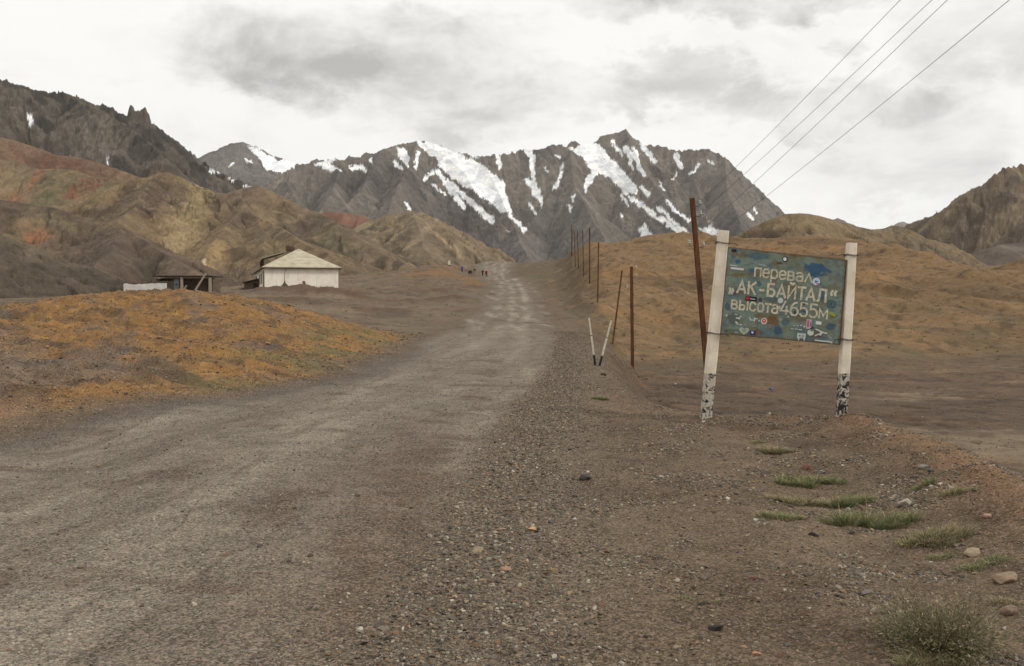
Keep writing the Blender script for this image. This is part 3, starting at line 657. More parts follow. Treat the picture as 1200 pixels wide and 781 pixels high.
terrain('mountain', 'distant dark peak with a snow slope on its flank, behind the ridge on the left of the snowy range',
        [(150, 235, 5600), (200, 205, 5600), (236, 184, 5600), (262, 172, 5600), (272, 168, 5600), (285, 167, 5600), (300, 172, 5650), (320, 183, 5700), (345, 191, 5800), (380, 205, 5900), (450, 230, 6000)],
        .62, 3000, (4700, 6300), (150, 500), 620, 240,
        palette((108, 100, 95), [((92, 86, 83), patch(.002, 3)), ((112, 102, 94), streak(.006, .001, 5, .05, .4, .7))]), MT_far, 11,
        spurs=dict(step=420, length=900, drop=.42, n2=1), gully=(.006, .001, 26), rocky=30, rockf=.004, snow=snow0, cat='mountain', jag=.15, crag=12, cragf=.016)
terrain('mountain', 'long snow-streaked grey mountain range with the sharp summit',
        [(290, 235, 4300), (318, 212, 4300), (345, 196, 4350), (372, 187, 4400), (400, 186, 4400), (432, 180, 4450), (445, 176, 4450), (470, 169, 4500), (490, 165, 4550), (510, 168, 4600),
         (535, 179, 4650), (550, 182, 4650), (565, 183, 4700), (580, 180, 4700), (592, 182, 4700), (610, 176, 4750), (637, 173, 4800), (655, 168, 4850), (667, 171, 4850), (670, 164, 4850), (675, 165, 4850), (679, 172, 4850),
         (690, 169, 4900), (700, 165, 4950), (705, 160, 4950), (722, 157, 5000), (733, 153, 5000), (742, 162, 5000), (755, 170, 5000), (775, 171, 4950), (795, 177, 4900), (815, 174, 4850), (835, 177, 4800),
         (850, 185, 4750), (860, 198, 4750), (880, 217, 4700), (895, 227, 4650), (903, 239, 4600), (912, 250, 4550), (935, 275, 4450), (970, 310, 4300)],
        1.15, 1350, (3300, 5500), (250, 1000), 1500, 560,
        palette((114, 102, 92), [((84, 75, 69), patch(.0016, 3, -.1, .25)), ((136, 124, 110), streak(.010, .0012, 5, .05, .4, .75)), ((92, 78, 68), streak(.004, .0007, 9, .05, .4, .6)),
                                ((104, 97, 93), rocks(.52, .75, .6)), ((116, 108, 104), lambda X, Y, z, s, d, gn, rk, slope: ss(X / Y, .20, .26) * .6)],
                blobs=[(600, 292, 70, 14, 0, (96, 92, 96), .6), (470, 210, 50, 26, 30, (88, 80, 78), .5), (680, 265, 45, 26, 20, (104, 98, 92), .5)]), MT_far, 12,  # first blob paints bluish haze into the colour of the low slopes
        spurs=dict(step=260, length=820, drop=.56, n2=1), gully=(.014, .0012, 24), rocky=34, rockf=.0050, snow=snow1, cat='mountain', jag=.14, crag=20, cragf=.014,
        extra=[[(490, 165, 4550), (478, 195, 4200), (462, 228, 3900), (450, 262, 3600)], [(565, 183, 4700), (585, 226, 4250), (603, 268, 3900), (618, 300, 3600)],
               [(668, 171, 4850), (672, 215, 4400), (690, 250, 4050), (712, 285, 3700)], [(733, 153, 5000), (755, 200, 4600), (785, 240, 4250), (815, 275, 3950)],
               [(850, 185, 4750), (852, 225, 4400), (868, 262, 4100)], [(400, 186, 4400), (392, 220, 4050), (375, 250, 3700)]])
terrain('mountain', 'small far grey peak in the gap beside the rocky mountain on the right',
        [(1015, 295, 3500), (1030, 280, 3500), (1047, 263, 3500), (1057, 258, 3500), (1070, 265, 3500), (1087, 276, 3500), (1115, 298, 3500)], .6, 2500, (2900, 4000), (990, 1140), 120, 60,
        palette((128, 118, 112), [((104, 94, 90), patch(.004, 3))]), MT_far, 13, gully=(.01, .002, 14), rocky=12, rockf=.01, cat='mountain', jag=.2)
terrain('mountain', 'tiny pair of far grey rock teeth just over the tan hill',
        [(945, 285, 3300), (962, 268, 3300), (976, 257, 3300), (982, 255, 3300), (988, 262, 3300), (993, 260, 3300), (1000, 262, 3300), (1006, 268, 3300), (1030, 285, 3300)], .7, 2500, (2800, 3700), (930, 1045), 120, 60,
        palette((112, 102, 98), [((90, 82, 80), patch(.004, 4))]), MT_far, 14, gully=(.01, .002, 10), rocky=8, rockf=.012, cat='mountain', jag=.2)
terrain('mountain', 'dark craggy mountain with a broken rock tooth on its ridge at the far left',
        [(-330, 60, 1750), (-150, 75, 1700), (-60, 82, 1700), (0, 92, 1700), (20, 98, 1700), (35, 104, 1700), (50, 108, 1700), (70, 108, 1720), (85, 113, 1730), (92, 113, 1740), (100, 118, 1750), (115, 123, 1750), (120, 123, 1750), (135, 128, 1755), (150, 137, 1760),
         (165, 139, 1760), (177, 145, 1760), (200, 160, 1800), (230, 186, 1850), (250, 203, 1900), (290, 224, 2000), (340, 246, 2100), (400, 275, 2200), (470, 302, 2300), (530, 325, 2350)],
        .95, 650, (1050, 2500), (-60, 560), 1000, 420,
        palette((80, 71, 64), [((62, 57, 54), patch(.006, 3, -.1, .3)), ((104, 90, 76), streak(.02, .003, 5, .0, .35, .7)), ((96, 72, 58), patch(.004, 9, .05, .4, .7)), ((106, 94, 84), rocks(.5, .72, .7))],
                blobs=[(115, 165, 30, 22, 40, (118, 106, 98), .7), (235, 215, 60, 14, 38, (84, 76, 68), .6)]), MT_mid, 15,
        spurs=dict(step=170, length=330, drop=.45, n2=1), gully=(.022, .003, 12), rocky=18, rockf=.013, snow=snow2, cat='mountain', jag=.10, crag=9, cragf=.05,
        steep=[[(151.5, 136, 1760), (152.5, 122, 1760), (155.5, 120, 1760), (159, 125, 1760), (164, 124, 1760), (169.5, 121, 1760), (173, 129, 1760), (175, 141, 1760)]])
terrain('hill', 'reddish brown ridge under the dark craggy mountain',
        [(-330, 120, 1150), (-100, 148, 1120), (0, 161, 1100), (38, 172, 1100), (69, 182, 1080), (92, 184, 1080), (115, 191, 1060), (161, 205, 1040), (200, 217, 1020), (250, 243, 1000), (300, 275, 980)], .55, 700, (640, 1500), (-60, 340), 460, 300,
        palette((118, 90, 68), [((100, 72, 56), patch(.008, 3, -.1, .3, .9)), ((128, 104, 74), streak(.02, .004, 5, .0, .4, .6))], blobs=[(60, 190, 40, 9, 18, (104, 66, 52), .8)]), MT_hill, 16,
        spurs=dict(step=110, length=190, drop=.4, n2=1), gully=(.04, .006, 8), rocky=5, rockf=.03, warp=(10, .01))
terrain('hill', 'low red-brown knoll in the valley between the tan ridges',
        [(350, 262, 1450), (380, 248, 1450), (405, 249, 1450), (425, 253, 1450), (445, 262, 1450), (470, 280, 1450)], .5, 700, (1150, 1700), (320, 500), 160, 60,
        palette((124, 84, 66), [((104, 80, 64), patch(.01, 3))]), MT_hill, 17, spurs=dict(step=60, length=130, drop=.4, n2=0), gully=(.03, .006, 5))
terrain('hill', 'pale tan hill with a light rock band, near the valley behind the road crest',
        [(380, 290, 1150), (412, 272, 1150), (431, 259, 1150), (455, 252, 1150), (483, 247, 1150), (498, 251, 1140), (510, 260, 1120), (539, 282, 1080), (568, 307, 1040), (600, 328, 1020)], .55, 800, (700, 1500), (340, 640), 460, 330,
        palette((124, 104, 80), [((106, 90, 70), patch(.01, 3, -.1, .3)), ((142, 124, 94), streak(.03, .005, 5, .0, .35, .7)), ((92, 82, 68), gull(.45, .1, .6))],
                blobs=[(497, 272, 22, 5, -42, (168, 140, 112), .8), (500, 275, 40, 18, 45, (110, 90, 72), .5), (525, 285, 24, 4, 48, (160, 132, 98), .8)]), MT_hill, 18,
        spurs=dict(step=70, length=190, drop=.42, n2=1), gully=(.045, .006, 9), rocky=8, rockf=.035, warp=(8, .012), extra=[[(483, 247, 1150), (492, 275, 1020), (505, 300, 920)]])
terrain('hill', 'brown double-humped hill behind the white house',
        [(180, 260, 900), (215, 238, 900), (240, 227, 900), (266, 227, 900), (285, 222, 900), (306, 217, 900), (322, 225, 890), (337, 234, 880), (360, 246, 860), (373, 249, 850), (395, 264, 820), (430, 286, 780), (470, 306, 740), (510, 325, 700)], .55, 700, (560, 1200), (150, 560), 560, 360,
        palette((114, 93, 72), [((96, 82, 66), patch(.012, 3, -.1, .3)), ((130, 108, 76), streak(.03, .006, 5, .0, .35, .8)), ((84, 74, 62), gull(.45, .1, .6)), ((88, 72, 64), patch(.02, 13, .15, .4, .7))],
                blobs=[(400, 285, 26, 12, 35, (104, 98, 74), .6), (375, 240, 20, 8, 20, (122, 100, 76), .6)]), MT_hill, 19,
        spurs=dict(step=120, length=200, drop=.42, n2=1), gully=(.045, .006, 5), rocky=5, rockf=.04, warp=(6, .014))
terrain('hill', 'olive and rust striped hill below the reddish ridge on the left',
        [(-330, 150, 900), (-100, 176, 900), (0, 187, 900), (15, 189, 900), (50, 199, 890), (70, 198, 890), (88, 199, 880), (110, 207, 870), (127, 214, 860), (140, 214, 860), (170, 232, 840), (210, 262, 810)], .55, 600, (560, 1150), (-60, 250), 460, 320,
        palette((122, 98, 72), [((104, 92, 66), patch(.012, 3, -.1, .3)), ((132, 104, 72), streak(.03, .006, 5, .0, .35, .8))],
                blobs=[(35, 214, 34, 5, -42, (164, 96, 56), 1.0), (95, 222, 30, 10, -20, (118, 70, 50), 1.0), (60, 228, 26, 9, -30, (96, 92, 60), .9), (10, 215, 18, 14, 0, (140, 116, 78), .6), (130, 215, 18, 4, 10, (80, 62, 50), .7)]), MT_hill, 20,
        spurs=dict(step=130, length=190, drop=.4, n2=1), gully=(.04, .005, 5), rocky=5, rockf=.04, warp=(6, .014))
terrain('hill', 'large tan and brown hill whose ridge slopes down toward the white house',
        [(20, 300, 560), (60, 262, 590), (80, 246, 600), (115, 226, 620), (135, 218, 630), (154, 211, 640), (172, 207, 650), (188, 202, 650), (198, 202, 650), (215, 207, 650), (230, 217, 645), (246, 224, 640), (262, 236, 630), (279, 247, 620), (292, 250, 610), (305, 256, 600), (327, 268, 560), (366, 289, 510), (412, 312, 460), (450, 330, 430)],
        .60, 420, (330, 900), (-20, 500), 760, 480,
        palette((122, 98, 70), [((104, 86, 66), patch(.015, 3, -.05, .3)), ((128, 107, 74), streak(.05, .010, 5, .0, .35, .8)), ((90, 76, 64), gull(.45, .1, .5)), ((84, 70, 58), rocks(.7, .85, .6))],
                blobs=[(248, 305, 12, 24, 35, (158, 126, 70), .8), (236, 308, 9, 4, -35, (176, 160, 140), .8), (140, 240, 34, 14, -30, (96, 80, 66), .8), (180, 232, 12, 26, 30, (84, 66, 56), .9), (215, 222, 10, 5, 30, (82, 64, 54), .8), (262, 235, 14, 5, 30, (84, 68, 56), .7), (285, 262, 20, 10, 20, (94, 74, 62), .75),
                       (300, 290, 40, 16, 30, (112, 94, 68), .6), (225, 250, 20, 42, 35, (154, 130, 88), 1.0), (340, 300, 36, 10, 28, (122, 104, 74), .5), (279, 320, 6, 8, 20, (70, 68, 72), .6)]), MT_hill, 21,
        spurs=dict(step=100, length=150, drop=.42, n2=1), gully=(.05, .007, 4.5), rocky=4.5, rockf=.055, warp=(5, .02),
        extra=[[(279, 247, 620), (262, 270, 560), (240, 300, 510), (225, 325, 470)], [(188, 202, 650), (160, 235, 580), (140, 262, 530)], [(305, 256, 600), (310, 285, 530), (325, 315, 470)]])
terrain('hill', 'dark brown rounded hill with a rust patch, behind the ruined shed',
        [(-330, 215, 430), (-60, 230, 425), (0, 234, 420), (23, 236, 420), (40, 240, 420), (58, 241, 415), (75, 247, 410), (92, 255, 405), (108, 262, 400), (123, 268, 395), (142, 266, 390), (156, 274, 380), (173, 284, 370), (195, 297, 355), (215, 310, 340), (238, 324, 325), (262, 338, 310), (290, 352, 300)],
        .52, 260, (215, 600), (-60, 330), 620, 400,
        palette((98, 80, 66), [((82, 70, 58), patch(.02, 3, -.05, .3)), ((120, 100, 72), streak(.07, .012, 5, .0, .35, .7)), ((80, 70, 60), gull(.45, .1, .5))],
                blobs=[(48, 280, 20, 12, -15, (150, 92, 50), 1.0), (30, 262, 20, 8, -10, (122, 92, 62), .7), (125, 305, 60, 30, 25, (88, 73, 62), 1.0), (70, 262, 26, 8, 20, (116, 104, 70), .7), (90, 330, 40, 14, 20, (92, 80, 62), .6)]), MT_close, 22,
        spurs=dict(step=80, length=110, drop=.36, n2=0), gully=(.08, .011, 2.6), rocky=3.2, rockf=.08, warp=(4, .03), extra=[[(142, 266, 390), (130, 292, 345), (112, 322, 300)]])
terrain('hill', 'dark green-brown slope at the left edge, nearest of the hills',
        [(-330, 150, 300), (-150, 215, 300), (-60, 250, 300), (0, 274, 300), (19, 287, 295), (38, 309, 285), (77, 333, 270), (108, 347, 262), (135, 358, 258)], .48, 220, (165, 420), (-60, 190), 420, 300,
        palette((90, 77, 64), [((76, 66, 56), patch(.03, 3, -.05, .3)), ((108, 92, 70), streak(.08, .014, 5, .05, .4, .6))], blobs=[(36, 294, 6, 8, 40, (120, 104, 90), .7)]), MT_close, 23,
        spurs=dict(step=40, length=70, drop=.34, n2=1), gully=(.11, .015, 2.6), rocky=2, rockf=.1, warp=(3, .04))
terrain('mountain', 'brown mountain with jagged crest and pale scree flank at the right edge',
        [(1075, 292, 1500), (1092, 275, 1500), (1100, 270, 1500), (1106, 263, 1500), (1113, 255, 1500), (1121, 245, 1500), (1128, 240, 1500), (1132, 233, 1500), (1134, 223, 1500), (1140, 221, 1500), (1146, 218, 1500), (1150, 221, 1500), (1155, 219, 1500), (1160, 214, 1500), (1166, 204, 1510), (1177, 197, 1520), (1188, 196, 1530), (1200, 193, 1540), (1250, 172, 1600), (1350, 140, 1700), (1550, 110, 1800)],
        .95, 600, (1000, 1950), (1040, 1300), 520, 340,
        palette((110, 92, 74), [((90, 76, 66), rocks(.5, .72, .8)), ((136, 116, 88), streak(.02, .004, 5, .0, .35, .7)), ((88, 74, 64), patch(.006, 3, .0, .35, .7))],
                blobs=[(1170, 262, 34, 12, -40, (140, 120, 90), .7), (1130, 262, 24, 16, -50, (90, 78, 70), .7)]), MT_mid, 24,
        spurs=dict(step=120, length=260, drop=.45, n2=1), gully=(.025, .004, 10), rocky=16, rockf=.016, cat='mountain', jag=.12, crag=9, cragf=.05)
terrain('hill', 'low dark spur with a bench, at the foot of the right-hand mountain',
        [(1080, 325, 800), (1100, 312, 800), (1125, 301, 800), (1145, 294, 800), (1172, 287, 800), (1200, 284, 810), (1260, 276, 830), (1400, 250, 850)], .42, 600, (560, 1150), (1040, 1300), 300, 220,
        palette((94, 80, 72), [((112, 100, 90), lambda X, Y, z, s, d, gn, rk, slope: ss(np.sin(z * .35 + fbm(X * .02, Y * .02, 2, 5) * 2), .2, .9) * .7), ((80, 70, 66), patch(.01, 3, .0, .35, .7))]), MT_hill, 25,
        spurs=dict(step=90, length=120, drop=.3, n2=0), gully=(.03, .006, 3), warp=(6, .015))
terrain('hill', 'smooth tan hill rising behind the signboard, over the brown hillside',
        [(820, 315, 520), (857, 286, 520), (868, 279, 520), (878, 270, 520), (888, 263, 520), (903, 256, 520), (917, 251, 520), (934, 250, 520), (953, 252, 520), (973, 257, 525), (993, 263, 530), (1019, 269, 540), (1033, 268, 545), (1044, 264, 550), (1058, 266, 550), (1075, 276, 550), (1101, 287, 550), (1118, 296, 550), (1150, 311, 550), (1190, 330, 550)], .50, 400, (330, 760), (790, 1230), 600, 340,
        palette((124, 102, 74), [((102, 84, 66), streak(.04, .008, 5, .0, .35, .8)), ((136, 114, 80), patch(.012, 3, .0, .35, .7)), ((84, 72, 60), gull(.4, .05, .5))],
                blobs=[(895, 275, 26, 6, -10, (96, 78, 62), .6), (1045, 270, 18, 6, 0, (84, 72, 62), .7), (920, 262, 30, 6, 0, (140, 116, 78), .6), (1090, 298, 40, 10, 20, (96, 84, 74), .6)]), MT_hill, 26,
        spurs=dict(step=70, length=110, drop=.36, n2=1), gully=(.06, .009, 5), rocky=4, rockf=.06, warp=(4, .02))
# ------------------------------------------------------------------ the thin mountain air
def haze():
    m = bpy.data.materials.new('air'); m.use_nodes = True; m.node_tree.nodes.clear(); t = NT(m.node_tree)
    v = t.node('ShaderNodeVolumePrincipled'); v.inputs['Color'].default_value = (.86, .90, .96, 1); v.inputs['Density'].default_value = 2.2e-5; v.inputs['Anisotropy'].default_value = 0.0
    o = t.node('ShaderNodeOutputMaterial'); t.l.new(v.outputs[0], o.inputs[1])
    b = MB(); b.box((0, 0, 600), (18400, 18400, 1300)); h = b.build('haze', m); tag(h, 'thin pale air between the viewer and the far mountains', 'haze', kind='stuff')
haze()
#OBJECTS
# ------------------------------------------------------------------ object materials
def rust_mat():
    m, t, b = base_mat('rusty_steel')
    tc = t.node('ShaderNodeTexCoord').outputs['Object']
    mp = t.node('ShaderNodeMapping'); t.put(mp.inputs[0], tc); mp.inputs['Scale'].default_value = (14, 14, 1.6)
    n = t.noise(mp.outputs[0], 1.0, 6, 0.65); n2 = t.noise(tc, 22, 5, 0.7)
    c = t.mix(t.map(n, .35, .65, 0, 1), lin4((66, 42, 30)), lin4((108, 68, 42))); c = t.mix(t.map(n2, .5, .75, 0, .8), c, lin4((46, 32, 26)))
    t.put(b.inputs['Base Color'], c); b.inputs['Roughness'].default_value = .85
    t.put(b.inputs['Normal'], t.bump(n2, .4, .004)); return m
def post_mat(split, name, fl=.61):
    """white-painted concrete, bare and flaking black below 'split' (object height)"""
    m, t, b = base_mat(name)
    tc = t.node('ShaderNodeTexCoord').outputs['Object']; sp = t.node('ShaderNodeSeparateXYZ'); t.put(sp.inputs[0], tc)
    n = t.noise(tc, 11, 7, 0.72, .6); n2 = t.noise(tc, 45, 4, 0.6); n3 = t.noise(tc, 5, 4, 0.6)
    low = t.map(t.math('ADD', sp.outputs[2], t.math('MULTIPLY', t.math('SUBTRACT', n, .5), .05)), split - .01, split + .01, 1, 0)
    flake = t.map(t.math('ADD', n, t.math('MULTIPLY', n2, .25)), fl, fl + .03, 0, 1)
    lowc = t.mix(flake, lin4((40, 38, 36)), lin4((178, 170, 156)))
    up = t.mix(t.map(n3, .35, .7, 0, 1), lin4((226, 216, 198)), lin4((206, 194, 172)))
    up = t.mix(t.map(n, .70, .74, 0, .8), up, lin4((128, 104, 84)))
    up = t.mix(t.map(n2, .62, .75, 0, .35), up, lin4((150, 138, 120)))
    t.put(b.inputs['Base Color'], t.mix(low, up, lowc)); b.inputs['Roughness'].default_value = .85
    t.put(b.inputs['Normal'], t.bump(t.math('ADD', n, n2), .35, .006)); return m
M_rust = rust_mat()
M_wire = plain('dark_wire', (44, 42, 42), rough=.6, var=.15, scale=30)
M_glass = plain('insulator_glass', (168, 168, 158), rough=.25, var=.1, scale=30)
M_white = plain('white_paint', (206, 200, 188), rough=.7, var=.08, scale=25)
M_stake = plain('chipped_stake_paint', (196, 188, 172), rough=.8, var=.22, scale=30)
M_black = plain('black_paint', (44, 42, 42), rough=.75, var=.25, scale=25)
M_letter = plain('sign_lettering', (206, 198, 174), g=.92, rough=.8, var=.3, scale=26, bump=.1)
M_wall = None
def wall_mat():
    m, t, b = base_mat('whitewashed_plaster')
    tc = t.node('ShaderNodeTexCoord').outputs['Object']; sp = t.node('ShaderNodeSeparateXYZ'); t.put(sp.inputs[0], tc)
    n = t.noise(tc, .9, 6, .65); n2 = t.noise(tc, 7, 5, .65)
    mp = t.node('ShaderNodeMapping'); t.put(mp.inputs[0], tc); mp.inputs['Scale'].default_value = (2.5, 2.5, .35); n3 = t.noise(mp.outputs[0], 1.0, 5, .6)
    c = t.mix(t.map(n, .35, .7, 0, 1), lin4((236, 228, 214)), lin4((222, 212, 196))); c = t.mix(t.map(n3, .52, .72, 0, .6), c, lin4((196, 184, 166)))
    c = t.mix(t.map(n2, .6, .75, 0, .4), c, lin4((160, 146, 128)))
    lowz = t.map(t.math('ADD', sp.outputs[2], t.math('MULTIPLY', t.math('SUBTRACT', n2, .5), .9)), .1, .45, 1, 0)
    c = t.mix(lowz, c, lin4((112, 96, 80)))
    t.put(b.inputs['Base Color'], c); b.inputs['Roughness'].default_value = .9; t.put(b.inputs['Normal'], t.bump(n2, .4, .02)); return m
M_wall = wall_mat()
def sheet_mat():
    m, t, b = base_mat('pale_roof_sheets')
    tc = t.node('ShaderNodeTexCoord').outputs['Object']; sp = t.node('ShaderNodeSeparateXYZ'); t.put(sp.inputs[0], tc)
    n = t.noise(tc, 1.2, 6, .65); n2 = t.noise(tc, 9, 4, .6)
    row = t.math('FRACT', t.math('MULTIPLY', sp.outputs[2], 2.4)); line = t.map(row, .0, .14, .55, 0)
    c = t.mix(t.map(n, .35, .7, 0, 1), lin4((176, 168, 146)), lin4((152, 144, 124))); c = t.mix(t.map(n2, .55, .75, 0, .5), c, lin4((122, 112, 94)))
    c = t.mix(line, c, lin4((104, 96, 82)))
    t.put(b.inputs['Base Color'], c); b.inputs['Roughness'].default_value = .8; t.put(b.inputs['Normal'], t.bump(t.math('ADD', n2, row), .5, .03)); return m
M_sheet = sheet_mat()
M_dark_wood = plain('weathered_dark_wood', (62, 52, 44), rough=.9, var=.3, scale=6)
M_stonewall = plain('rubble_stone_wall', (98, 84, 70), rough=.95, var=.35, scale=3.5, bump=.8, dist=.05)
M_brick = plain('sooty_brick', (88, 68, 56), rough=.9, var=.3, scale=6)
M_pale_wood = plain('pale_bleached_timber', (150, 140, 122), rough=.9, var=.2, scale=6)
M_bluegrey = plain('blue_grey_sheet_metal', (104, 108, 112), rough=.7, var=.25, scale=4)
M_board_back = plain('board_back_rust', (96, 74, 54), rough=.9, var=.3, scale=10)

# ------------------------------------------------------------------ the pass sign
def sign():
    pb_l = at(827, 489, 14.0); pb_r = at(986, 503, 12.9)
    bl = (pb_l[0], 14.0, gz(pb_l[0], 14.0)); br = (pb_r[0], 12.9, gz(pb_r[0], 12.9))
    root = empty('road_sign', ((bl[0] + br[0]) / 2, 13.45, (bl[2] + br[2]) / 2))
    tag(root, 'weathered blue-green sign board with Cyrillic writing and stickers between two leaning white posts', 'sign')
    rl = Vector(root.location)
    for b, top, wd, topw, sp, nm in ((bl, at(848, 270.5, 14.0), .150, .135, 52, 'l'), (br, at(998, 285, 12.9), .125, .115, 53, 'r')):
        L = (Vector(top) - Vector(b)).length
        mb = MB(); d = (Vector(top) - Vector(b)).normalized(); foot = -.35
        P = [(-1, -.82), (-.82, -1), (.82, -1), (1, -.82), (1, .82), (.82, 1), (-.82, 1), (-1, .82)]
        prev = None
        segs = 9
        for i in range(segs + 1): pass
        vs = []; fs = []; rnd = random.Random(3 if nm == 'l' else 4)
        rr = d.cross(Vector((0, 1, 0))).normalized() * -1; uu_ = rr.cross(d).normalized()
        if rr.x < 0: rr = -rr
        K = 14
        for i in range(K + 1):
            tt = foot + (L - foot) * i / K; wv = wd + (topw - wd) * i / K
            c0 = d * tt
            for x, y in P:
                j = rnd.uniform(-.004, .004); vs.append(c0 + rr * (x * wv / 2 + j) + Vector((0, 1, 0)) * (y * wv / 2 + j))
        for i in range(K):
            for k in range(8): fs.append((i * 8 + k, i * 8 + (k + 1) % 8, (i + 1) * 8 + (k + 1) % 8, (i + 1) * 8 + k))
        fs.append(tuple(range(K * 8, K * 8 + 8))); mb.add(vs, fs)
        split = L * (52 / 218.0 if nm == 'l' else 53 / 218.0)
        po = mb.build('post', post_mat(split * 1.0, 'flaking_white_post', .575 if nm == 'l' else .62), root); po.location = Vector(b) - rl
        # twisted wire ties
        for py in ((285, 390) if nm == 'l' else (300.5, 407)):
            fx = ((py - 489) / (270.5 - 489)) if nm == 'l' else ((py - 503) / (285 - 503))
            c = d * (L * fx); h = wd * .58; s = 1 if nm == 'l' else -1
            w = MB()
            for q in range(2):
                o_ = q * .012
                w.tube([c + rr * (-h) + Vector((0, h, -.012 + o_)), c + rr * (-h) + Vector((0, -h, 0 + o_)), c + Vector((0, -h * 1.06, -.012 + o_)), c + rr * h + Vector((0, -h, -.008 + o_)), c + rr * h + Vector((0, h, 0 + o_)), c + rr * (-h) + Vector((0, h, -.012 + o_))], .0042, 6)
            w.tube([c + rr * (h * s) + Vector((0, -h, -.004)), c + rr * ((h + .05) * s) + Vector((0, -h - .01, .004)), c + rr * ((h + .11) * s) + Vector((0, -h - .02, -.02 if nm == 'l' else -.015))], .005, 6)
            w.tube([c + rr * (-h * s) + Vector((0, -h, 0)), c + rr * ((-h - .05) * s) + Vector((0, -h - .01, .014 if nm == 'l' else .01))], .004, 6)
            w.build('wire_tie', M_wire, po)
    # board
    C = [Vector(at(853.3, 290, 13.82)), Vector(at(991.5, 305, 12.82)), Vector(at(983.5, 404, 12.82)), Vector(at(844, 391, 13.82))]
    C = [c - rl for c in C]
    nrm = (C[1] - C[0]).cross(C[3] - C[0]).normalized()
    if nrm.y > 0: nrm = -nrm
    q = [(80, 60), (910, 150), (862, 745), (25, 668)]
    def st(x, y):
        s, t = .5, .5
        for _ in range(12):
            X = [(1 - s) * (1 - t), s * (1 - t), s * t, (1 - s) * t]; fx = sum(a * b[0] for a, b in zip(X, q)) - x; fy = sum(a * b[1] for a, b in zip(X, q)) - y
            dsx = (1 - t) * (q[1][0] - q[0][0]) + t * (q[2][0] - q[3][0]); dsy = (1 - t) * (q[1][1] - q[0][1]) + t * (q[2][1] - q[3][1])
            dtx = (1 - s) * (q[3][0] - q[0][0]) + s * (q[2][0] - q[1][0]); dty = (1 - s) * (q[3][1] - q[0][1]) + s * (q[2][1] - q[1][1])
            D = dsx * dty - dsy * dtx; s -= (fx * dty - fy * dtx) / D; t -= (fy * dsx - fx * dsy) / D
        return s, t
    def P3(s, t, h=0.0): return C[0] * ((1 - s) * (1 - t)) + C[1] * (s * (1 - t)) + C[2] * (s * t) + C[3] * ((1 - s) * t) + nrm * h
    def BP(x, y, h): s, t = st(x, y); return P3(s, t, h)
    nx, ny = 150, 110
    S, Tt = np.meshgrid(np.linspace(0, 1, nx), np.linspace(0, 1, ny)); s = S.ravel(); t = Tt.ravel()
    Cn = [np.array(c) for c in C]; wv = np.stack([(1 - s) * (1 - t), s * (1 - t), s * t, (1 - s) * t], 1); V = wv @ np.array(Cn) + np.array(nrm) * (fbm(s * 3, t * 2.4, 2, 5) * .004)[:, None]
    px_ = wv @ np.array(q, float); bx, by = px_[:, 0], px_[:, 1]
    c = np.tile(lin((116, 130, 120), 1.05), (nx * ny, 1))
    n1 = fbm(s * 6, t * 9, 5, 201); n2 = fbm(s * 14, t * 16, 4, 202); n3 = fbm(s * 3, t * 2.5, 4, 203); n5 = fbm(s * 30, t * 34, 3, 207)
    c = mixc(c, lin((112, 112, 84)), ss(n1, -.15, .35) * .75); c = mixc(c, lin((72, 96, 104)), ss(n3, .0, .35) * .6)
    c = mixc(c, lin((80, 106, 118)), ss(n2, .22, .36) * .6); c = mixc(c, lin((112, 82, 48)), ss(fbm(s * 8, t * 7, 5, 204), .2, .42) * .6)
    for (x, y, rx, ry, rgb, k) in ((715, 215, 82, 40, (48, 84, 116), .9), (640, 215, 22, 18, (52, 84, 112), .6), (740, 255, 50, 16, (52, 84, 112), .8), (300, 120, 110, 26, (66, 98, 112), .7), (155, 160, 24, 16, (52, 84, 114), .8),
                                   (258, 228, 24, 20, (46, 84, 122), .8), (458, 174, 24, 10, (104, 60, 30), 1), (120, 125, 20, 12, (58, 88, 112), .7), (450, 650, 34, 34, (50, 80, 104), .8), (500, 590, 30, 30, (56, 84, 100), .6),
                                   (80, 480, 22, 30, (48, 76, 100), .7), (805, 620, 40, 22, (50, 84, 110), .8), (410, 575, 50, 34, (112, 80, 44), .8), (320, 545, 60, 18, (110, 84, 50), .7), (820, 340, 50, 20, (112, 98, 62), .6),
                                   (120, 650, 70, 14, (74, 90, 84), .5), (300, 250, 220, 9, (110, 98, 66), .7), (150, 258, 90, 7, (112, 92, 58), .8), (500, 700, 8, 26, (130, 124, 88), .8), (760, 400, 20, 60, (58, 88, 108), .5), (310, 320, 20, 22, (50, 84, 108), .7),
                                   (560, 560, 90, 30, (100, 94, 66), .5), (740, 130, 60, 10, (100, 100, 74), .6), (400, 430, 60, 22, (56, 84, 100), .55), (240, 430, 50, 14, (112, 92, 60), .6), (600, 500, 24, 20, (54, 82, 106), .6), (130, 560, 50, 40, (68, 86, 88), .6)):
        e = np.exp(-((bx - x) / rx) ** 2 - ((by - y) / ry) ** 2) + n2 * .5; c = mixc(c, lin(rgb), ss(e, .32, .52) * k)
    edge = np.minimum(np.minimum(s, 1 - s) * 835, np.minimum(t, 1 - t) * 600)
    c = mixc(c, lin((98, 72, 46)), (1 - ss(edge + n2 * 18, 2, 14)) * .7)
    c = c * (1 + n5 * .25)[:, None]
    I = np.arange(ny - 1)[:, None] * nx; J = np.arange(nx - 1)[None, :]
    Q = np.stack([I + J, I + nx + J, I + nx + J + 1, I + J + 1], -1).reshape(-1, 4)
    me = np_mesh('board', V, Q, c); board = link('board', me, attr_mat('weathered_sign_paint', .6, var=.12, scale=50, bump=.25, dist=.003), root)
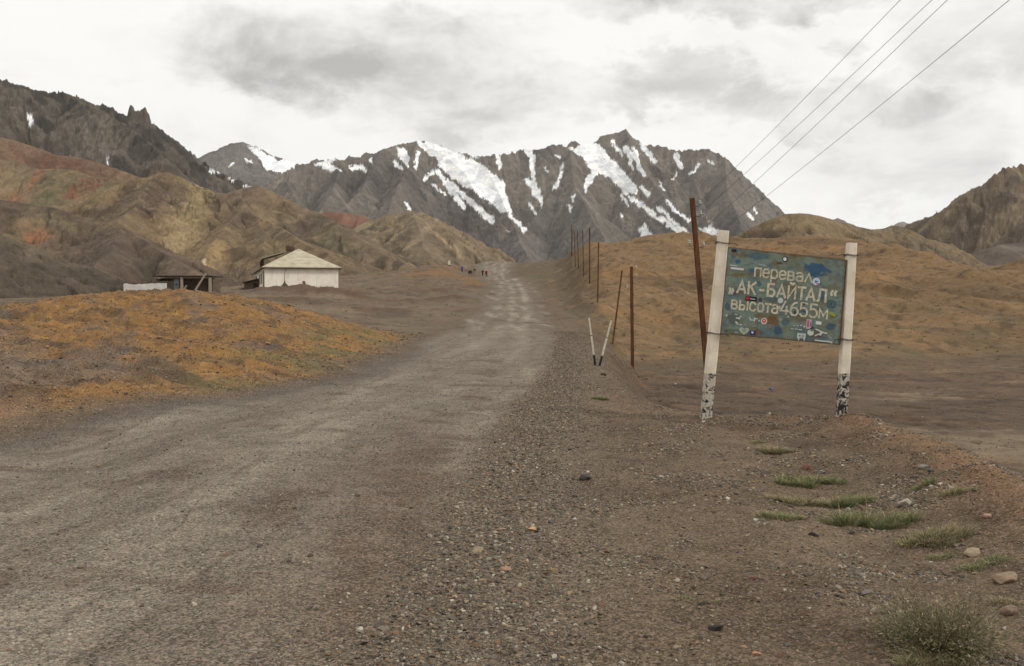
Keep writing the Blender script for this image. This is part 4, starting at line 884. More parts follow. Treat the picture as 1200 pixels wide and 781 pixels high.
    back = MB(); e_ = [P3(-.004, -.004, -.008), P3(1.004, -.004, -.008), P3(1.004, 1.004, -.008), P3(-.004, 1.004, -.008)]; f_ = [p - nrm * .022 for p in e_]
    back.add(e_ + f_, [(0, 3, 2, 1), (4, 5, 6, 7), (0, 1, 5, 4), (1, 2, 6, 5), (2, 3, 7, 6), (3, 0, 4, 7)]); back.build('board_frame', M_board_back, board)
    # lettering: strokes in board pixels
    Uv = np.array([.994, .108]); Vv = np.array([-.088, 1.0])
    cnt = [0]
    def ribbon(mb, pts, wd, h0=.0055):
        h = h0 + (cnt[0] % 9) * .00035; cnt[0] += 1
        pts = [Vector((p[0], p[1])) for p in pts]; a = (pts[0] - pts[1]).normalized(); b = (pts[-1] - pts[-2]).normalized()
        pts[0] = pts[0] + a * wd * .3; pts[-1] = pts[-1] + b * wd * .3
        Lf, Rt = [], []
        for i, p in enumerate(pts):
            d1 = (p - pts[i - 1]).normalized() if i else (pts[1] - p).normalized(); d2 = (pts[i + 1] - p).normalized() if i < len(pts) - 1 else d1
            m_ = (d1 + d2); m_ = m_.normalized() if m_.length > 1e-3 else d1; nn = Vector((-m_.y, m_.x)); k = 1 / max(.45, nn.dot(Vector((-d1.y, d1.x))))
            Lf.append(BP(*(p + nn * wd / 2 * k), h)); Rt.append(BP(*(p - nn * wd / 2 * k), h))
        n = len(pts); mb.add(Lf + Rt, [(i, i + 1, n + i + 1, n + i) for i in range(n - 1)])
    GL = {'п': [[(0, 0), (0, 1), (1, 1), (1, 0)]], 'е': [[(.02, .52), (1, .52), (.98, .78), (.75, 1), (.28, 1), (0, .76), (0, .24), (.28, 0), (.72, 0), (.96, .18)]],
          'р': [[(0, -.48), (0, 1)], [(0, .82), (.3, 1), (.72, 1), (1, .76), (1, .24), (.72, 0), (.3, 0), (0, .16)]], 'в': [[(0, 0), (0, 1)], [(0, 1), (.65, 1), (.9, .88), (.9, .66), (.65, .54), (0, .54)], [(.6, .54), (1, .4), (1, .14), (.7, 0), (0, 0)]],
          'а': [[(.05, .86), (.3, 1), (.72, 1), (1, .78), (1, 0)], [(1, .58), (.32, .57), (0, .42), (0, .15), (.28, 0), (.68, 0), (1, .2)]], 'л': [[(0, 0), (.5, 1), (1, 0)]],
          'А': [[(0, 0), (.5, 1), (1, 0)], [(.16, .3), (.84, .3)]], 'К': [[(0, 0), (0, 1)], [(1, 1), (.05, .5)], [(.3, .62), (1, 0)]], 'Б': [[(.92, 1), (0, 1), (0, 0), (.72, 0), (1, .16), (1, .42), (.72, .57), (.02, .57)]],
          'Й': [[(0, 1), (0, 0), (1, 1), (1, 0)], [(.22, 1.28), (.5, 1.16), (.78, 1.28)]], 'Т': [[(0, 1), (1, 1)], [(.5, 1), (.5, 0)]], 'Л': [[(-.05, 0), (.12, .08), (.28, 1), (1, 1), (1, 0)]],
          'ы': [[(0, 1), (0, 0), (.48, 0), (.62, .14), (.62, .42), (.48, .56), (0, .56)], [(1.02, 1), (1.02, 0)]], 'с': [[(1, .8), (.72, 1), (.28, 1), (0, .76), (0, .24), (.28, 0), (.72, 0), (1, .2)]],
          'о': [[(.5, 1), (.26, 1), (0, .76), (0, .24), (.26, 0), (.74, 0), (1, .24), (1, .76), (.74, 1), (.5, 1)]], 'т': [[(0, 1), (1, 1)], [(.5, 1), (.5, 0)]],
          '4': [[(.56, 1), (0, .26), (1, .26)], [(.76, .62), (.76, 0)]], '6': [[(.84, 1), (.5, .96), (.18, .76), (0, .46), (0, .2), (.25, 0), (.75, 0), (1, .18), (1, .4), (.75, .58), (.25, .58), (.04, .44)]],
          '5': [[(.95, 1), (.12, 1), (.06, .56), (.35, .64), (.74, .62), (1, .44), (1, .18), (.74, 0), (.26, 0), (0, .14)]], 'м': [[(0, 0), (0, 1), (.5, .3), (1, 1), (1, 0)]], '-': [[(0, 0), (1, 0)]],
          '„': [[(.1, .28), (.25, .1), (.05, -.18)], [(.65, .28), (.8, .1), (.6, -.18)]], '“': [[(.35, 1), (.15, .78), (.28, .62)], [(.9, 1), (.7, .78), (.83, .62)]]}
    def word(items, h, wd, name='lettering'):
        mb = MB()
        for ch, s0, s1, t0, hh in items:
            for pl in GL[ch]:
                pts = []
                for x, y in pl:
                    s_ = s0 + x * (s1 - s0); t_ = t0 - y * (hh or h); pts.append((80 + Uv[0] * s_ + Vv[0] * t_, 60 + Uv[1] * s_ + Vv[1] * t_))
                ribbon(mb, pts, wd * 1.08)
        return mb.build(name, M_letter, board)
    t1 = 182
    word([(ch, 217 + i * 59.5, 217 + i * 59.5 + (42 if ch != 'л' else 48), t1, None) for i, ch in enumerate('перевал')], 58, 11)
    t2 = 308
    word([('„', 38, 76, t2, None), ('А', 100, 160, t2, None), ('К', 182, 232, t2, None), ('-', 264, 292, t2 - 34, None), ('Б', 322, 368, t2, None), ('А', 390, 446, t2, None), ('Й', 468, 516, t2, None), ('Т', 534, 586, t2, None), ('А', 596, 652, t2, None), ('Л', 672, 724, t2, None), ('“', 750, 795, t2, None)], 84, 15)
    t3 = 424
    word([('в', 68, 108, t3, None), ('ы', 128, 184, t3, None), ('с', 204, 242, t3, None), ('о', 260, 300, t3, None), ('т', 312, 354, t3, None), ('а', 364, 402, t3, None), ('4', 424, 478, t3, 90), ('6', 494, 544, t3, 90), ('5', 560, 608, t3, 90), ('5', 626, 674, t3, 90), ('м', 692, 744, t3, 64)], 58, 12)
    # stickers, drawn in the board's own pixel grid
    mats = {}
    def cm(rgb):
        if rgb not in mats: mats[rgb] = plain('sticker_print', rgb, rough=.55, var=.08, scale=60, bump=0)
        return mats[rgb]
    def shape(x, y, w, h, kind, ang, hh):
        ca, sa = math.cos(math.radians(ang)), math.sin(math.radians(ang))
        if kind == 'o': pts = [(w / 2 * math.cos(a), h / 2 * math.sin(a)) for a in [2 * math.pi * i / 20 for i in range(20)]]
        elif kind == 'h': pts = [(w / 32 * 16 * math.sin(a) ** 3, -h / 30 * (13 * math.cos(a) - 5 * math.cos(2 * a) - 2 * math.cos(3 * a) - math.cos(4 * a))) for a in [2 * math.pi * i / 28 for i in range(28)]]
        elif kind == 't': pts = [(-w / 2, h / 2), (0, -h / 2), (w / 2, h / 2)]
        else: pts = [(-w / 2, -h / 2), (w / 2, -h / 2), (w / 2, h / 2), (-w / 2, h / 2)]
        return [BP(x + a * ca - b * sa, y + a * sa + b * ca, hh) for a, b in pts]
    def sticker(layers, name='sticker'):
        me = bpy.data.meshes.new(name); vs = []; fs = []; mi = []; ml = []
        for i, (x, y, w, h, kind, ang, rgb) in enumerate(layers):
            p = shape(x, y, w, h, kind, ang, .0098 + i * .0006); b = len(vs); vs += p; fs.append(tuple(range(b, b + len(p))))
            if rgb not in ml: ml.append(rgb)
            mi.append(ml.index(rgb))
        me.from_pydata([tuple(v) for v in vs], [], fs)
        for rgb in ml: me.materials.append(cm(rgb))
        me.polygons.foreach_set('material_index', mi); me.update()
        o = bpy.data.objects.new(name, me); COL.objects.link(o); o.parent = board; return o
    W, K = (205, 205, 205), (30, 28, 32)
    sticker([(126, 83, 38, 20, 'r', 7, (62, 28, 40)), (118, 80, 12, 8, 'r', 7, (40, 50, 90))])
    sticker([(497, 146, 38, 40, 'o', 0, (48, 58, 62)), (497, 146, 24, 26, 'o', 0, (225, 225, 225))])
    sticker([(152, 212, 98, 15, 'r', 7, W)]); sticker([(124, 189, 56, 8, 'r', 7, (180, 185, 185))]); sticker([(222, 220, 6, 40, 'r', 30, (120, 135, 135))]); sticker([(338, 187, 58, 6, 'r', 12, (170, 175, 165))])
    sticker([(713, 303, 50, 52, 'o', 0, (214, 214, 220)), (713, 303, 34, 36, 'o', 0, (170, 190, 215)), (716, 303, 18, 20, 't', 90, (50, 80, 150)), (722, 318, 16, 8, 'r', -30, (190, 60, 60))])
    sticker([(466, 437, 40, 40, 'o', 0, (196, 196, 188))])
    sticker([(255, 424, 82, 32, 'r', 7, K), (230, 420, 22, 22, 'r', 7, (190, 40, 40)), (266, 426, 40, 8, 'r', 7, (170, 170, 175))]); sticker([(321, 430, 26, 26, 'o', 0, (86, 62, 84))])
    sticker([(812, 460, 60, 60, 'o', 0, (60, 88, 104)), (812, 460, 50, 50, 'o', 0, (84, 106, 106)), (812, 460, 14, 26, 'r', 20, (58, 84, 100))]); sticker([(810, 496, 66, 7, 'r', 5, (120, 140, 140))])
    sticker([(820, 532, 46, 17, 'r', 30, (150, 165, 40))])
    sticker([(350, 582, 46, 46, 'o', 0, (208, 200, 196)), (350, 580, 30, 30, 'o', 0, (204, 70, 44)), (350, 578, 10, 12, 'o', 0, (230, 200, 190))])
    sticker([(205, 650, 72, 56, 'h', 4, (178, 184, 168)), (205, 648, 46, 34, 'h', 4, (140, 156, 142))])
    sticker([(267, 664, 42, 28, 'r', 7, (54, 44, 110)), (266, 662, 16, 14, 'r', 25, (205, 200, 215))])
    sticker([(611, 686, 58, 38, 'r', 6, (188, 196, 188)), (600, 684, 12, 9, 'r', 6, (90, 108, 104)), (622, 686, 12, 9, 'r', 6, (90, 108, 104)), (611, 700, 22, 5, 'r', 6, (110, 126, 122))]); sticker([(592, 710, 10, 14, 'r', 6, (180, 188, 180))]); sticker([(630, 712, 10, 14, 'r', 6, (180, 188, 180))])
    sticker([(674, 662, 44, 44, 'o', 0, (200, 204, 194)), (682, 646, 22, 14, 't', 10, (90, 100, 96))]); sticker([(676, 634, 34, 8, 'r', -35, (30, 30, 34))])
    sticker([(662, 602, 34, 66, 'r', 5, (192, 180, 188)), (657, 600, 16, 50, 'r', 5, (190, 92, 120)), (672, 604, 6, 40, 'o', 0, (80, 84, 96))]); sticker([(728, 594, 38, 22, 'r', 6, (220, 222, 214))])
    for a in ((735, 650, 60, 9, 'r', 25, W), (722, 676, 44, 8, 'r', -22, W), (760, 662, 50, 9, 'r', 12, W), (745, 672, 30, 8, 'r', -50, W), (803, 692, 34, 7, 'r', 42, (150, 165, 165)), (735, 690, 18, 12, 'o', 0, (110, 60, 84)),
              (760, 722, 116, 9, 'r', 6, W), (812, 730, 14, 14, 'r', 6, W), (718, 719, 28, 5, 'r', 4, W), (848, 722, 8, 34, 'r', 4, (120, 160, 170)), (148, 661, 26, 8, 'r', 6, (160, 172, 168)), (68, 648, 20, 8, 'r', -20, (90, 60, 100)), (75, 541, 16, 20, 'o', 30, (170, 184, 180)),
              (250, 568, 7, 26, 'r', -20, W), (262, 574, 24, 7, 'r', 10, W), (280, 572, 7, 28, 'r', 6, W), (292, 566, 20, 8, 'r', 6, W), (314, 580, 12, 7, 'r', 6, W), (145, 535, 26, 10, 'o', 20, (165, 178, 174)), (160, 562, 34, 9, 'r', 18, W), (176, 552, 24, 7, 'r', -30, W),
              (150, 592, 22, 10, 'r', 40, W), (158, 604, 30, 7, 'r', 10, (160, 172, 168)), (182, 608, 14, 9, 'r', 6, W), (212, 604, 12, 8, 'r', 6, (150, 160, 154)), (280, 618, 34, 7, 'r', -12, (130, 150, 150)), (392, 622, 12, 22, 'o', 10, (150, 120, 120)), (330, 660, 12, 16, 'o', 0, (110, 64, 96)),
              (467, 572, 16, 12, 'r', 30, (150, 168, 166)), (520, 548, 24, 18, 't', 0, (160, 172, 190)), (460, 485, 12, 26, 'r', 10, (170, 180, 180)), (112, 378, 14, 26, 'r', -20, (170, 182, 186)), (132, 384, 10, 24, 'r', 10, (120, 64, 48)), (306, 376, 12, 20, 'r', 10, (120, 140, 168)),
              (560, 612, 9, 6, 'r', 0, W), (585, 614, 9, 6, 'r', 0, W), (610, 612, 12, 6, 'r', 0, W), (632, 620, 12, 14, 'o', 0, W), (548, 636, 20, 5, 'r', 6, W), (576, 638, 22, 5, 'r', 6, W), (604, 642, 24, 6, 'r', 6, W), (630, 514, 22, 20, 'o', 0, (70, 90, 120)), (628, 460, 22, 7, 'r', 6, K),
              (566, 520, 16, 22, 'o', 0, (48, 66, 80)), (748, 398, 9, 60, 'r', 4, (72, 112, 140))):
        sticker([a])
    pl = MB(); a_ = BP(782, 756, .01); b_ = BP(862, 764, .01); pl.beam(a_, b_, .01, .035, up=(0, 0, 1)); pl.build('fixing_strip', M_pale_wood, board)
    return root
sign()

# ------------------------------------------------------------------ poles and wires
def pole(px_t, py_t, px_b, py_b, D, w, label, ins=(), nm=0, zt=None):
    b = at(px_b, py_b, D); X = b[0]; zb = gz(X, D); tp = Vector(at(px_t, py_t, D)) if zt is None else Vector(zt)
    root = empty('utility_pole', (X, D, zb)); tag(root, label, 'pole', 'rusty utility poles in a line beside the road')
    top = tp - Vector((X, D, zb)); d = top.normalized(); foot = d * -.5
    H = [(-1, -1), (1, -1), (1, -.72), (.28, -.6), (.28, .6), (1, .72), (1, 1), (-1, 1), (-1, .72), (-.28, .6), (-.28, -.6), (-1, -.72)]
    mb = MB(); mb.beam(foot, top, w, w * 1.05, prof=H, wx2=w * .9, wy2=w * .95); mb.build('shaft', M_rust, root)
    pts = []
    for (side, dist) in ins:
        c = top - d * dist; e = c + Vector((side * (w * .5 + .02), -.02, 0))
        br = MB(); br.tube([c + Vector((side * w * .3, 0, 0)), e + Vector((side * .09, 0, -.01)), e + Vector((side * .10, 0, .07))], .008, 6); bo = br.build('bracket', M_wire, root, smooth=False)
        il = MB(); il.lathe(tuple(e + Vector((side * .10, 0, .05))), [(.022, 0), (.042, .005), (.036, .03), (.022, .045), (.034, .06), (.03, .085), (.012, .095)], 12); il.build('insulator', M_glass, bo, smooth=True)
        pts.append(Vector((X, D, zb)) + e + Vector((side * .10, -.03, .105)))
    return root, pts
g1, P1 = pole(811, 232.5, 833.5, 490, 25.6, .125, 'tall leaning rusty pole with insulators, right behind the sign post', ins=((1, .20), (1, .47), (-1, 1.22), (1, 1.27)))
pole(740, 312.7, 741.4, 446, 40.2, .125, 'thick upright rusty pole at the foot of the bank, behind the striped stakes', ins=((1, .10), (1, .42), (-1, .9)))
pole(729, 317, 718, 414, 55, .085, 'thin rusty pole leaning away, next to the thick upright one')
pole(701.5, 284.5, 700.4, 353.5, 76, .10, 'rusty pole at the foot of the hillside, lowest of the upright far poles')
pole(691, 267, 691, 322.5, 98, .125, 'straight dark pole on the hillside, thickest of the far row')
pole(682.8, 270.4, 684, 316, 113, .10, 'thin dark pole on the hillside, just beyond the thickest of the far row')
pole(676.5, 270.4, 678.2, 306, 138, .10, 'far thin pole near the hill shoulder, third from the far end of the row')
pole(672.7, 270, 674.6, 303.5, 152, .10, 'far thin pole near the hill shoulder, second from the far end of the row')
pole(669.4, 264, 670.3, 291, 200, .14, 'farthest pole, cut by the skyline of the hill with a brace beside it')
pole(671.3, 270, 669.2, 291, 199, .12, 'slanting far brace pole crossing the farthest pole')
# the next pole toward and behind the viewer carries the wires over the road side
NP = Vector((5.55, -4.0, 5.4))
g2, P2 = pole(0, 0, 600 + 5.9 / 1 * 0, 0, 1, .125, 'x', zt=None) if False else (None, None)
rt = empty('utility_pole', (5.7, -4.0, gz(5.7, -4.0))); tag(rt, 'rusty pole behind the viewpoint that holds the near ends of the wires', 'pole', 'rusty utility poles in a line beside the road')
mb = MB(); mb.beam((0, 0, -.5), (-.1, 0, 7.6), .14, .14, prof=[(-1, -1), (1, -1), (1, -.72), (.28, -.6), (.28, .6), (1, .72), (1, 1), (-1, 1), (-1, .72), (-.28, .6), (-.28, -.6), (-1, -.72)]); mb.build('shaft', M_rust, rt)
def wire(p, thru, label):
    """sagging wire from p through the ray of photo pixel (tx,ty) at distance Dt, on to behind the viewer"""
    tx, ty, Dt = thru; q = Vector(at(tx, ty, Dt)); dirv = (q - p); k = (-4.0 - p.y) / (q.y - p.y); e = p + dirv * k
    mid = (q.y - p.y) / (e.y - p.y); n = 28; pts = []
    for i in range(n + 1):
        t = i / n; pos = p.lerp(e, t); sag = .22 * (4 * t * (1 - t)); corr = .22 * 4 * mid * (1 - mid)
        pos.z += -sag + corr * (t / mid if t < mid else 1 + (t - mid) / (1 - mid) * 0)
        pts.append(pos)
    m = MB(); m.tube([v - p for v in pts], .0034, 5); o = m.build('overhead_wire', M_wire, None, smooth=True); o.location = p
    tag(o, label, 'wire', 'wires running from the leaning pole')
wire(P1[0], (1055, 0, 13.0), 'thin dark overhead wire, leftmost of the four against the sky')
wire(P1[1], (1092, 0, 12.5), 'thin dark overhead wire, second from the left against the sky')
wire(P1[2], (1110, 0, 12.3), 'thin dark overhead wire, close beside the second and third from the left')
wire(P1[3], (1183, 0, 10.8), 'thin dark overhead wire, lowest and rightmost of the four')

# ------------------------------------------------------------------ striped stakes
def stake(px_t, py_t, px_b, py_b, D, label):
    b = at(px_b, py_b, D); zb = gz(b[0], D); root = empty('marker_stake', (b[0], D, zb)); tag(root, label, 'marker stake', 'pair of white stakes at the road edge')
    sh = zb - b[2]
    top = Vector(at(px_t, py_t, D)) - Vector((b[0], D, b[2])); mb = MB(); mb.beam(top * -.06, top * .22, .056, .05, wx2=.053, wy2=.046); mb.build('black_foot', M_black, root)
    mb = MB(); mb.beam(top * .221, top * .62, .051, .044, wx2=.046, wy2=.04); mb.beam(top * .635, top, .044, .038, wx2=.038, wy2=.034); mb.build('white_shaft', M_stake, root)
    mb = MB(); mb.beam(top * .62, top * .635, .050, .044); mb.build('dark_band', M_black, root)
stake(690.3, 378, 697.5, 433.5, 25.5, 'slim white stake with a black foot, leaning toward the road')
stake(716.4, 381.5, 702.5, 434.5, 25.4, 'slim white stake with a black foot, leaning toward the poles')

# ------------------------------------------------------------------ house, shed, ruin
def house():
    ax = Vector((-29.0, 117.0, 0)); fd = Vector((8.15, 2.45, 0)).normalized(); sd_ = Vector((-9.0, 30.0, 0)).normalized(); Wd, Ln = 8.55, 30.5
    base = gz(-25, 119) ; base = min(base, 1.22) - .1
    root = empty('white_house', (ax.x, ax.y, base)); tag(root, 'long whitewashed house with a pale hipped roof and a low chimney', 'house')
    def p(u, v, z): q = fd * u + sd_ * v; return (q.x, q.y, z)
    h = 3.93 - base
    mb = MB(); mb.add([p(0, 0, -.5), p(Wd, 0, -.5), p(Wd, Ln, -.5), p(0, Ln, -.5), p(0, 0, h), p(Wd, 0, h), p(Wd, Ln, h), p(0, Ln, h)], [(3, 2, 1, 0), (4, 5, 6, 7), (0, 1, 5, 4), (1, 2, 6, 5), (2, 3, 7, 6), (3, 0, 4, 7)]); wl = mb.build('wall', M_wall, root)
    o = .38; e = h + .06; rz = 6.42 - base
    mb = MB(); R1, R2 = p(Wd / 2, 4.6, rz), p(Wd / 2, Ln - 4.6, rz)
    c = [p(-o, -o, e), p(Wd + o, -o, e), p(Wd + o, Ln + o, e), p(-o, Ln + o, e)]
    c2 = [(x, y, z - .05) for x, y, z in c]
    mb.add(c + [R1, R2] + c2, [(0, 1, 4), (1, 2, 5, 4), (2, 3, 5), (3, 0, 4, 5), (9, 8, 7, 6), (0, 6, 7, 1), (1, 7, 8, 2), (2, 8, 9, 3), (3, 9, 6, 0)]); roof = mb.build('roof', M_sheet, root)
    mb = MB(); 
    for a, b in ((p(-o + .03, -o + .03, e - .14), p(Wd + o - .03, -o + .03, e - .14)), (p(Wd + o - .03, -o + .1, e - .14), p(Wd + o - .03, Ln + o, e - .14)), (p(-o + .03, -o + .1, e - .14), p(-o + .03, Ln + o, e - .14))): mb.beam(a, b, .16, .05, up=(fd if False else (0, 0, 1)))
    mb.build('fascia_board', M_dark_wood, roof)
    mb = MB(); r_ = random.Random(2)
    ch = p(Wd / 2 - .9, 5.6, rz - .35)
    for k in range(3):
        mb.box((ch[0] - .25 + .5 * (k % 2) - .1, ch[1] + k * .1, ch[2] + .35), (.34, .5, .62 + .2 * (k == 0)), .29 + k * .1)
    mb.box((ch[0] + .05, ch[1], ch[2] + .42), (.95, .45, .3), .29); mb.build('chimney', M_brick, roof)
    # broken dormer on the left slope
    mb = MB(); q1 = p(1.35, 9.0, 0); 
    mb.beam(p(.2, 7.4, h + 1.25), p(.2, 14.6, h + 1.15), .14, .12, up=(0, 0, 1)); mb.beam(p(.2, 7.5, h + .2), p(.2, 7.5, h + 1.3), .16, .16); mb.beam(p(.2, 10.6, h + .2), p(.2, 10.6, h + 1.25), .13, .13); mb.beam(p(.2, 14.4, h + .2), p(.2, 14.4, h + 1.2), .16, .16)
    mb.build('dormer_frame', M_dark_wood, roof)
    mb = MB(); mb.add([p(.0, 7.2, h + 1.34), p(3.0, 7.2, h + 2.25), p(3.0, 14.8, h + 2.2), p(.0, 14.8, h + 1.24), p(.0, 7.2, h + 1.42), p(3.0, 7.2, h + 2.33), p(3.0, 14.8, h + 2.28), p(.0, 14.8, h + 1.32)], [(3, 2, 1, 0), (4, 5, 6, 7), (0, 1, 5, 4), (1, 2, 6, 5), (2, 3, 7, 6), (3, 0, 4, 7)]); mb.build('dormer_roof', M_sheet, roof)
    # door and windows of the long side
    dn = -fd
    def side_open(name, v, wd, z0, z1, mat):
        mb = MB(); a = [p(-.04, v - wd / 2, z0), p(-.04, v + wd / 2, z0), p(-.04, v + wd / 2, z1), p(-.04, v - wd / 2, z1)]; b = [p(.05, v - wd / 2, z0), p(.05, v + wd / 2, z0), p(.05, v + wd / 2, z1), p(.05, v - wd / 2, z1)]
        mb.add(a + b, [(0, 1, 2, 3), (7, 6, 5, 4), (0, 4, 5, 1), (1, 5, 6, 2), (2, 6, 7, 3), (3, 7, 4, 0)]); f_ = mb.build(name, mat, root)
        fr = MB()
        for s, t_ in (((v - wd / 2 - .06, z0), (v - wd / 2 - .06, z1 + .1)), ((v + wd / 2 + .06, z0), (v + wd / 2 + .06, z1 + .1)), ((v - wd / 2 - .1, z1 + .07), (v + wd / 2 + .1, z1 + .07))): fr.beam(p(-.06, *s), p(-.06, *t_), .1, .1, up=tuple(fd))
        fr.build('frame', M_pale_wood, f_)
    side_open('door', 2.2, 1.3, .35, 2.35, M_dark_wood)
    for v in (7.5, 12.5): side_open('window', v, 1.2, 1.0, 2.2, M_dark_wood)
    for v in (22, 26.5): side_open('window', v, 1.2, 1.0, 2.2, M_dark_wood)
    mb = MB(); mb.beam(p(.02, -.07, .14), p(Wd - .02, -.07, .14), .34, .12, up=tuple(-sd_)); mb.build('plinth', M_stonewall, root)
    # bare adobe where the plaster has fallen, a thin drainpipe
    def patchp(pts, name='bare_adobe_patch'):
        mb = MB(); a = [p(u, -.012, z) for u, z in pts]; b = [p(u, -.05, z) for u, z in pts]; n = len(pts); mb.add(a + b, [tuple(range(n)), tuple(range(n, 2 * n))[::-1]] + [(i, n + i, n + (i + 1) % n, (i + 1) % n) for i in range(n)]); mb.build(name, M_stonewall, root)
    patchp([(1.5, .3), (1.7, .55), (2.0, .8), (2.18, 1.05), (2.25, 1.4), (2.35, 1.05), (2.5, .85), (2.8, .6), (3.1, .5), (3.6, .3)])
    patchp([(4.25, .3), (4.3, .7), (4.45, .9), (4.3, 1.1), (4.38, 1.25), (4.6, 1.25), (4.7, 1.0), (4.6, .75), (4.7, .3)])
    for u in np.arange(5.0, 7.9, .24): patchp([(u, .3), (u + .01, .62 + .12 * math.sin(u * 9)), (u + .08, .64), (u + .09, .3)])
    mb = MB(); mb.tube([p(2.25, -.05, 1.3), p(2.3, -.05, 2.2), p(2.42, -.05, h)], .025, 6); mb.build('drainpipe', M_pale_wood, root)
    # lean-to shed against the long side
    sx = p(-1.75, 15.0, 0); r2 = empty('stone_lean_to', (ax.x + sx[0], ax.y + sx[1], base - .15)); tag(r2, 'low dark stone lean-to with a flat roof against the side of the white house', 'shed')
    a = math.atan2(fd.y, fd.x); 
    def lp(u, v, z): q = fd * u + sd_ * v; return (q.x, q.y, z)
    mb = MB(); mb.add([lp(-.05, 0, -.4), lp(1.7, 0, -.4), lp(1.7, 5, -.4), lp(-.05, 5, -.4), lp(-.05, 0, 1.42), lp(1.7, 0, 1.85), lp(1.7, 5, 1.85), lp(-.05, 5, 1.42)], [(3, 2, 1, 0), (4, 5, 6, 7), (0, 1, 5, 4), (1, 2, 6, 5), (2, 3, 7, 6), (3, 0, 4, 7)]); mb.build('wall', M_stonewall, r2)
    mb = MB(); mb.add([lp(-.3, -.3, 1.40), lp(1.70, -.3, 1.90), lp(1.70, 5.3, 1.90), lp(-.3, 5.3, 1.40), lp(-.3, -.3, 1.52), lp(1.70, -.3, 2.02), lp(1.70, 5.3, 2.02), lp(-.3, 5.3, 1.52)], [(3, 2, 1, 0), (4, 5, 6, 7), (0, 1, 5, 4), (1, 2, 6, 5), (2, 3, 7, 6), (3, 0, 4, 7)]); mb.build('roof', M_dark_wood, r2)
    mb = MB(); mb.box(lp(1.25, -.02, .75), (.55, .1, 1.3), a); mb.build('door', M_black, r2)
house()
def ruin():
    D = 100.0; x0 = at(181.5, 330, D)[0]; x1 = at(247.5, 330, D)[0]; zb = gz((x0 + x1) / 2, D + 1); zt = zat(324.6, D)
    root = empty('ruined_shed', (x0, D, zb)); tag(root, 'roofless-looking dark ruined shed with pale posts and a slanting brace', 'ruin')
    W_ = x1 - x0; h = zt - zb
    mb = MB(); mb.box((W_ * .5, 1.5, h * .5 - .2), (W_ - .3, .35, h + .2)); mb.box((.18, 1.8, h * .5 - .2), (.34, 3.0, h)); mb.box((1.35, .3, h * .42 - .2), (2.0, .35, h * .95)); mb.box((W_ - .2, 2.0, h * .5 - .2), (.3, 2.6, h)); mb.build('wall', M_stonewall, root)
    mb = MB(); mb.box((W_ * .5, 1.7, h + .06), (W_ + .3, 3.9, .12)); mb.build('roof', M_dark_wood, root)
    for px in (213.3, 246.3): xx = at(px, 330, D)[0] - x0; mb = MB(); mb.box((xx, -.05, h * .5 - .3), (.24, .22, h + .5)); mb.build('post', M_pale_wood, root)
    a = at(242.3, 320.5, D); b = at(227, 341, D); mb = MB(); mb.beam((a[0] - x0, -.22, a[2] - zb), (b[0] - x0, -.22, b[2] - zb - .3), .17, .1); mb.build('brace', M_pale_wood, root)
    a = at(219.5, 334.5, D); b = at(213, 342, D); mb = MB(); mb.beam((a[0] - x0, -.22, a[2] - zb), (b[0] - x0, -.22, b[2] - zb - .3), .13, .1); mb.build('brace', M_pale_wood, root)
    xx = at(206.6, 330, D)[0] - x0; mb = MB(); mb.box((xx, .08, h * .5 - .2), (.52, .08, h * .95)); mb.build('door', M_bluegrey, root); mb = MB(); mb.box((xx, .02, h * .62), (.14, .06, .16)); mb.build('hatch', M_black, root)
    # low whitewashed wall to its side
    xa = at(144.7, 335, D - 1)[0]; xb = at(194, 335, D - 1)[0]; z0 = gz((xa + xb) / 2, D - 1); zA = zat(334, D - 1) - z0; zB = zat(331.6, D - 1) - z0
    r = empty('low_white_wall', (xa, D - 1, z0)); tag(r, 'low flaking whitewashed wall in front of the ruined shed', 'wall')
    n = 16; mb = MB(); L = xb - xa; vs = []; rn = random.Random(8)
    for i in range(n + 1):
        x = L * i / n; zt_ = zA + (zB - zA) * i / n + rn.uniform(-.04, .04) + (.1 if i < 3 else 0)
        for y in (0, .35): vs += [(x, y, -.6), (x, y, zt_)]
    fs = []
    for i in range(n):
        a = i * 4; b = a + 4; fs += [(a, b, b + 1, a + 1), (a + 3, b + 3, b + 2, a + 2), (a + 1, b + 1, b + 3, a + 3)]
    fs += [(0, 1, 3, 2), (n * 4, n * 4 + 2, n * 4 + 3, n * 4 + 1)]; mb.add(vs, fs); mb.build('wall_face', plain('flaking_whitewash', (206, 202, 196), var=.14, scale=1.6, rough=.9), r)
    mb = MB()
    for i in range(26): mb.box((L * (i + .5) / 26, .17, zA + (zB - zA) * (i + .5) / 26 + .05 + rn.uniform(0, .06)), (rn.uniform(.1, .22), .3, rn.uniform(.07, .13)), rn.uniform(-.2, .2))
    mb.build('coping_stones', M_stonewall, r)
ruin()
def pillar():
    D = 236; b = at(526.5, 316.5, D); zb = gz(b[0], D); r = empty('kilometre_post', (b[0], D, zb)); tag(r, 'small pale stone pillar on a dark base, on the low rise beside the far road', 'marker post')
    h = at(526, 308.3, D)[2] - zb; h = max(h, 1.3)
    mb = MB(); mb.box((0, 0, .1), (.8, .7, .5)); mb.build('base', M_stonewall, r, bevel=.03)
    mb = MB(); mb.beam((0, 0, .35), (0, 0, h), .5, .35, wx2=.42, wy2=.3); mb.build('pillar', M_white, r)
pillar()

